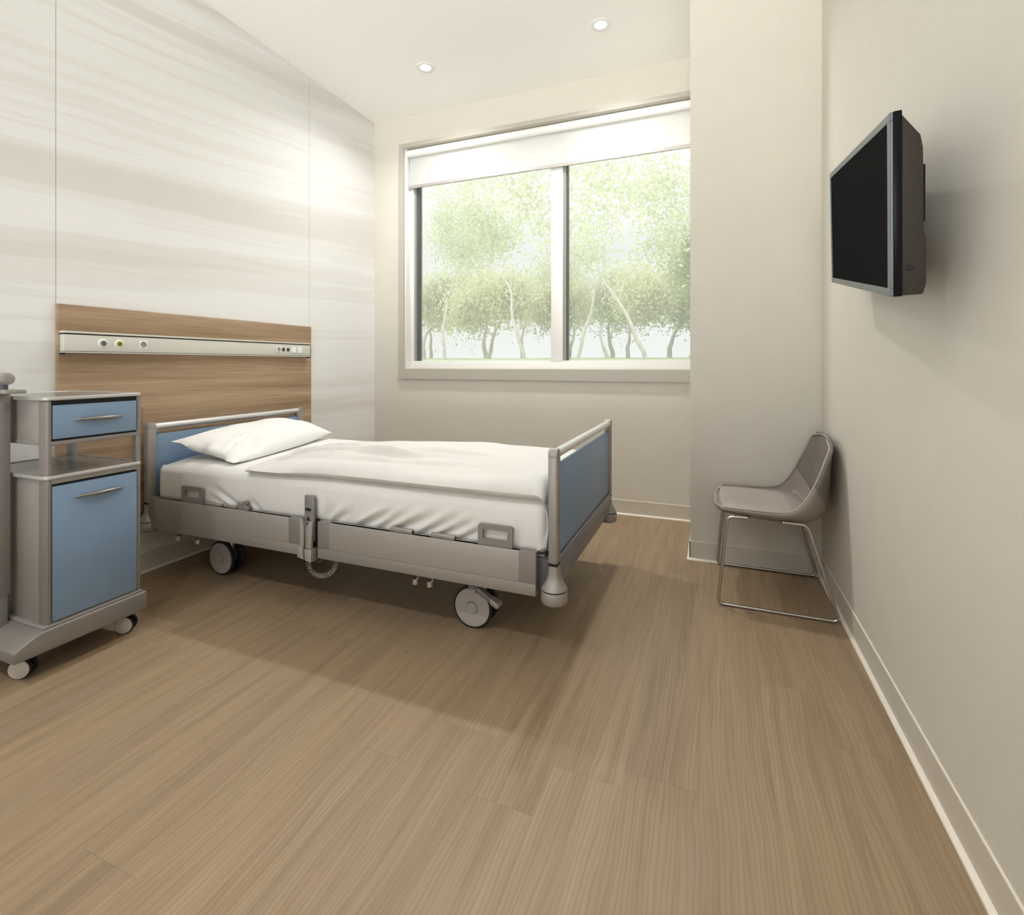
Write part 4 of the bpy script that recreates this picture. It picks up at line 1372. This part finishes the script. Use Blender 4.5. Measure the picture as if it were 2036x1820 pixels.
def tree(x, y, h, crown_r, n_leaf, leaf, seed, label, lean=(0, 0), trunk_h=0.33, leaf_size=0.07, name='park_tree', fork=3, tr=0.02, spread=1.0):
    rnd = random.Random(seed)
    z0 = lawn_z(y) - 0.05
    t = thing(name, (x, y, z0), label, 'tree', 'park trees beyond the window')
    b = MB()
    tips = []
    def branch(p, d, L, r, lvl):
        pts, rr = [p.copy()], [r]
        n = 7 if lvl < 2 else 4
        for i in range(n):
            d = (d + Vector((rnd.gauss(0, .16), rnd.gauss(0, .16), rnd.gauss(0, .08) + (0.03 if lvl else 0)))).normalized()
            p = p + d * (L / n)
            pts.append(p.copy())
            rr.append(r * (1 - 0.5 * (i + 1) / n))
            if lvl >= 2:
                tips.append((p.copy(), lvl))
        b.tube(pts, rr, 7 if lvl < 2 else 4)
        if lvl < 4:
            k = fork if lvl < 2 else 3
            for q in range(k):
                a = rnd.uniform(0, 2 * PI)
                el = rnd.uniform(0.35, 0.85) * spread
                side = Vector((math.cos(a), math.sin(a), 0))
                nd = (d * math.cos(el) + side * math.sin(el) + Vector((0, 0, 0.15))).normalized()
                st = pts[-1] if q < 2 else pts[rnd.randint(max(1, n // 2), n)]
                branch(st.copy(), nd, L * rnd.uniform(0.55, 0.8), rr[-1] * (0.85 if q == 0 else 0.65), lvl + 1)
    branch(Vector((x, y, z0)), Vector((lean[0], lean[1], 1)).normalized(), h * trunk_h, h * tr, 0)
    b.build('trunk', M['bark'], t, smooth=60, recalc=False)
    rs = np.random.RandomState(seed)
    tp = np.array([tuple(p) for p, l in tips])
    idx = rs.randint(0, len(tp), n_leaf)
    P = tp[idx] + rs.normal(0, crown_r * 0.085, (n_leaf, 3))
    sz = leaf_size * rs.uniform(0.6, 1.3, n_leaf)
    a1 = rs.normal(size=(n_leaf, 3)); a1 /= np.linalg.norm(a1, axis=1)[:, None]
    a2 = np.cross(a1, rs.normal(size=(n_leaf, 3))); a2 /= np.linalg.norm(a2, axis=1)[:, None]
    V = np.stack([P - a1 * sz[:, None], P + a2 * sz[:, None] * .45, P + a1 * sz[:, None], P - a2 * sz[:, None] * .45], 1).reshape(-1, 3) - np.array([x, y, z0])
    F = np.arange(n_leaf * 4).reshape(-1, 4)
    me = bpy.data.meshes.new('foliage')
    me.from_pydata(V.tolist(), [], F.tolist())
    me.materials.append(M[leaf])
    o = bpy.data.objects.new('foliage', me)
    C.objects.link(o)
    o.parent = t
    return t

near = [
 (-4.9, 13.5, 7.4, 6500, 'leaf_pale', 11, 'large pale spring tree seen through the left pane', (-.05, 0)),
 (-3.1, 12.0, 6.2, 3200, 'leaf_pale', 23, 'slender pale tree with forked trunk left of the mullion', (.06, 0)),
 (-1.5, 12.8, 7.4, 5200, 'leaf_pale', 5, 'tall pale tree with leaning trunk just right of the mullion', (.10, 0)),
 (0.3, 14.0, 7.6, 5500, 'leaf_pale', 31, 'tall tree with high open branches at the right edge of the window', (-.05, 0)),
 (-8.6, 15.5, 7.6, 6500, 'leaf_pale', 44, 'pale tree at the left edge of the window', (0.05, 0)),
 (-0.35, 17.5, 4.6, 7000, 'leaf_deep', 52, 'darker olive tree low in the right corner of the window', (0, 0))]
for (x, y, h, nl, leaf, sd, lab, ln) in near:
    tree(x, y, h, 3.6, nl, leaf, sd, lab, lean=ln, leaf_size=0.06, tr=0.008)
far = [(-16.5, 27, 10.5, 'leaf_pale', 'pale tree in the distant row at the far left of the view'), (-13.6, 30, 11.2, 'leaf_yel', 'yellow-green distant tree second from the left'),
 (-11.2, 25, 8.4, 'leaf_yel', 'yellow-green distant tree behind the large left tree'), (-9.2, 32, 11.5, 'leaf_pale', 'pale distant tree behind the slender forked tree'),
 (-7.3, 27, 8.6, 'leaf_yel', 'yellow-green distant tree left of the mullion'), (-5.6, 31, 10.6, 'leaf_pale', 'pale distant tree behind the mullion'),
 (-3.9, 26, 8.2, 'leaf_yel', 'yellow-green distant tree just right of the mullion'), (-2.2, 30, 10.4, 'leaf_deep', 'olive distant tree in the middle of the right pane'),
 (-0.6, 26, 8.6, 'leaf_deep', 'olive distant tree near the right edge of the window'), (1.2, 29, 9.4, 'leaf_deep', 'olive distant tree hidden partly by the pier'),
 (-19.5, 33, 10.6, 'leaf_yel', 'yellow-green tree at the far left end of the distant row'), (-14.8, 40, 12.8, 'leaf_pale', 'hazy pale tree farthest back on the left'),
 (-7.8, 41, 13.2, 'leaf_yel', 'hazy yellow-green tree farthest back in the middle'), (-1.5, 42, 13.0, 'leaf_pale', 'hazy pale tree farthest back on the right')]
for k, (x, y, h, leaf, lab) in enumerate(far):
    tree(x, y, h * 1.3, 6.4, 7500, leaf, 100 + k, lab, trunk_h=0.15, leaf_size=0.115, fork=3, tr=0.011, spread=1.1)
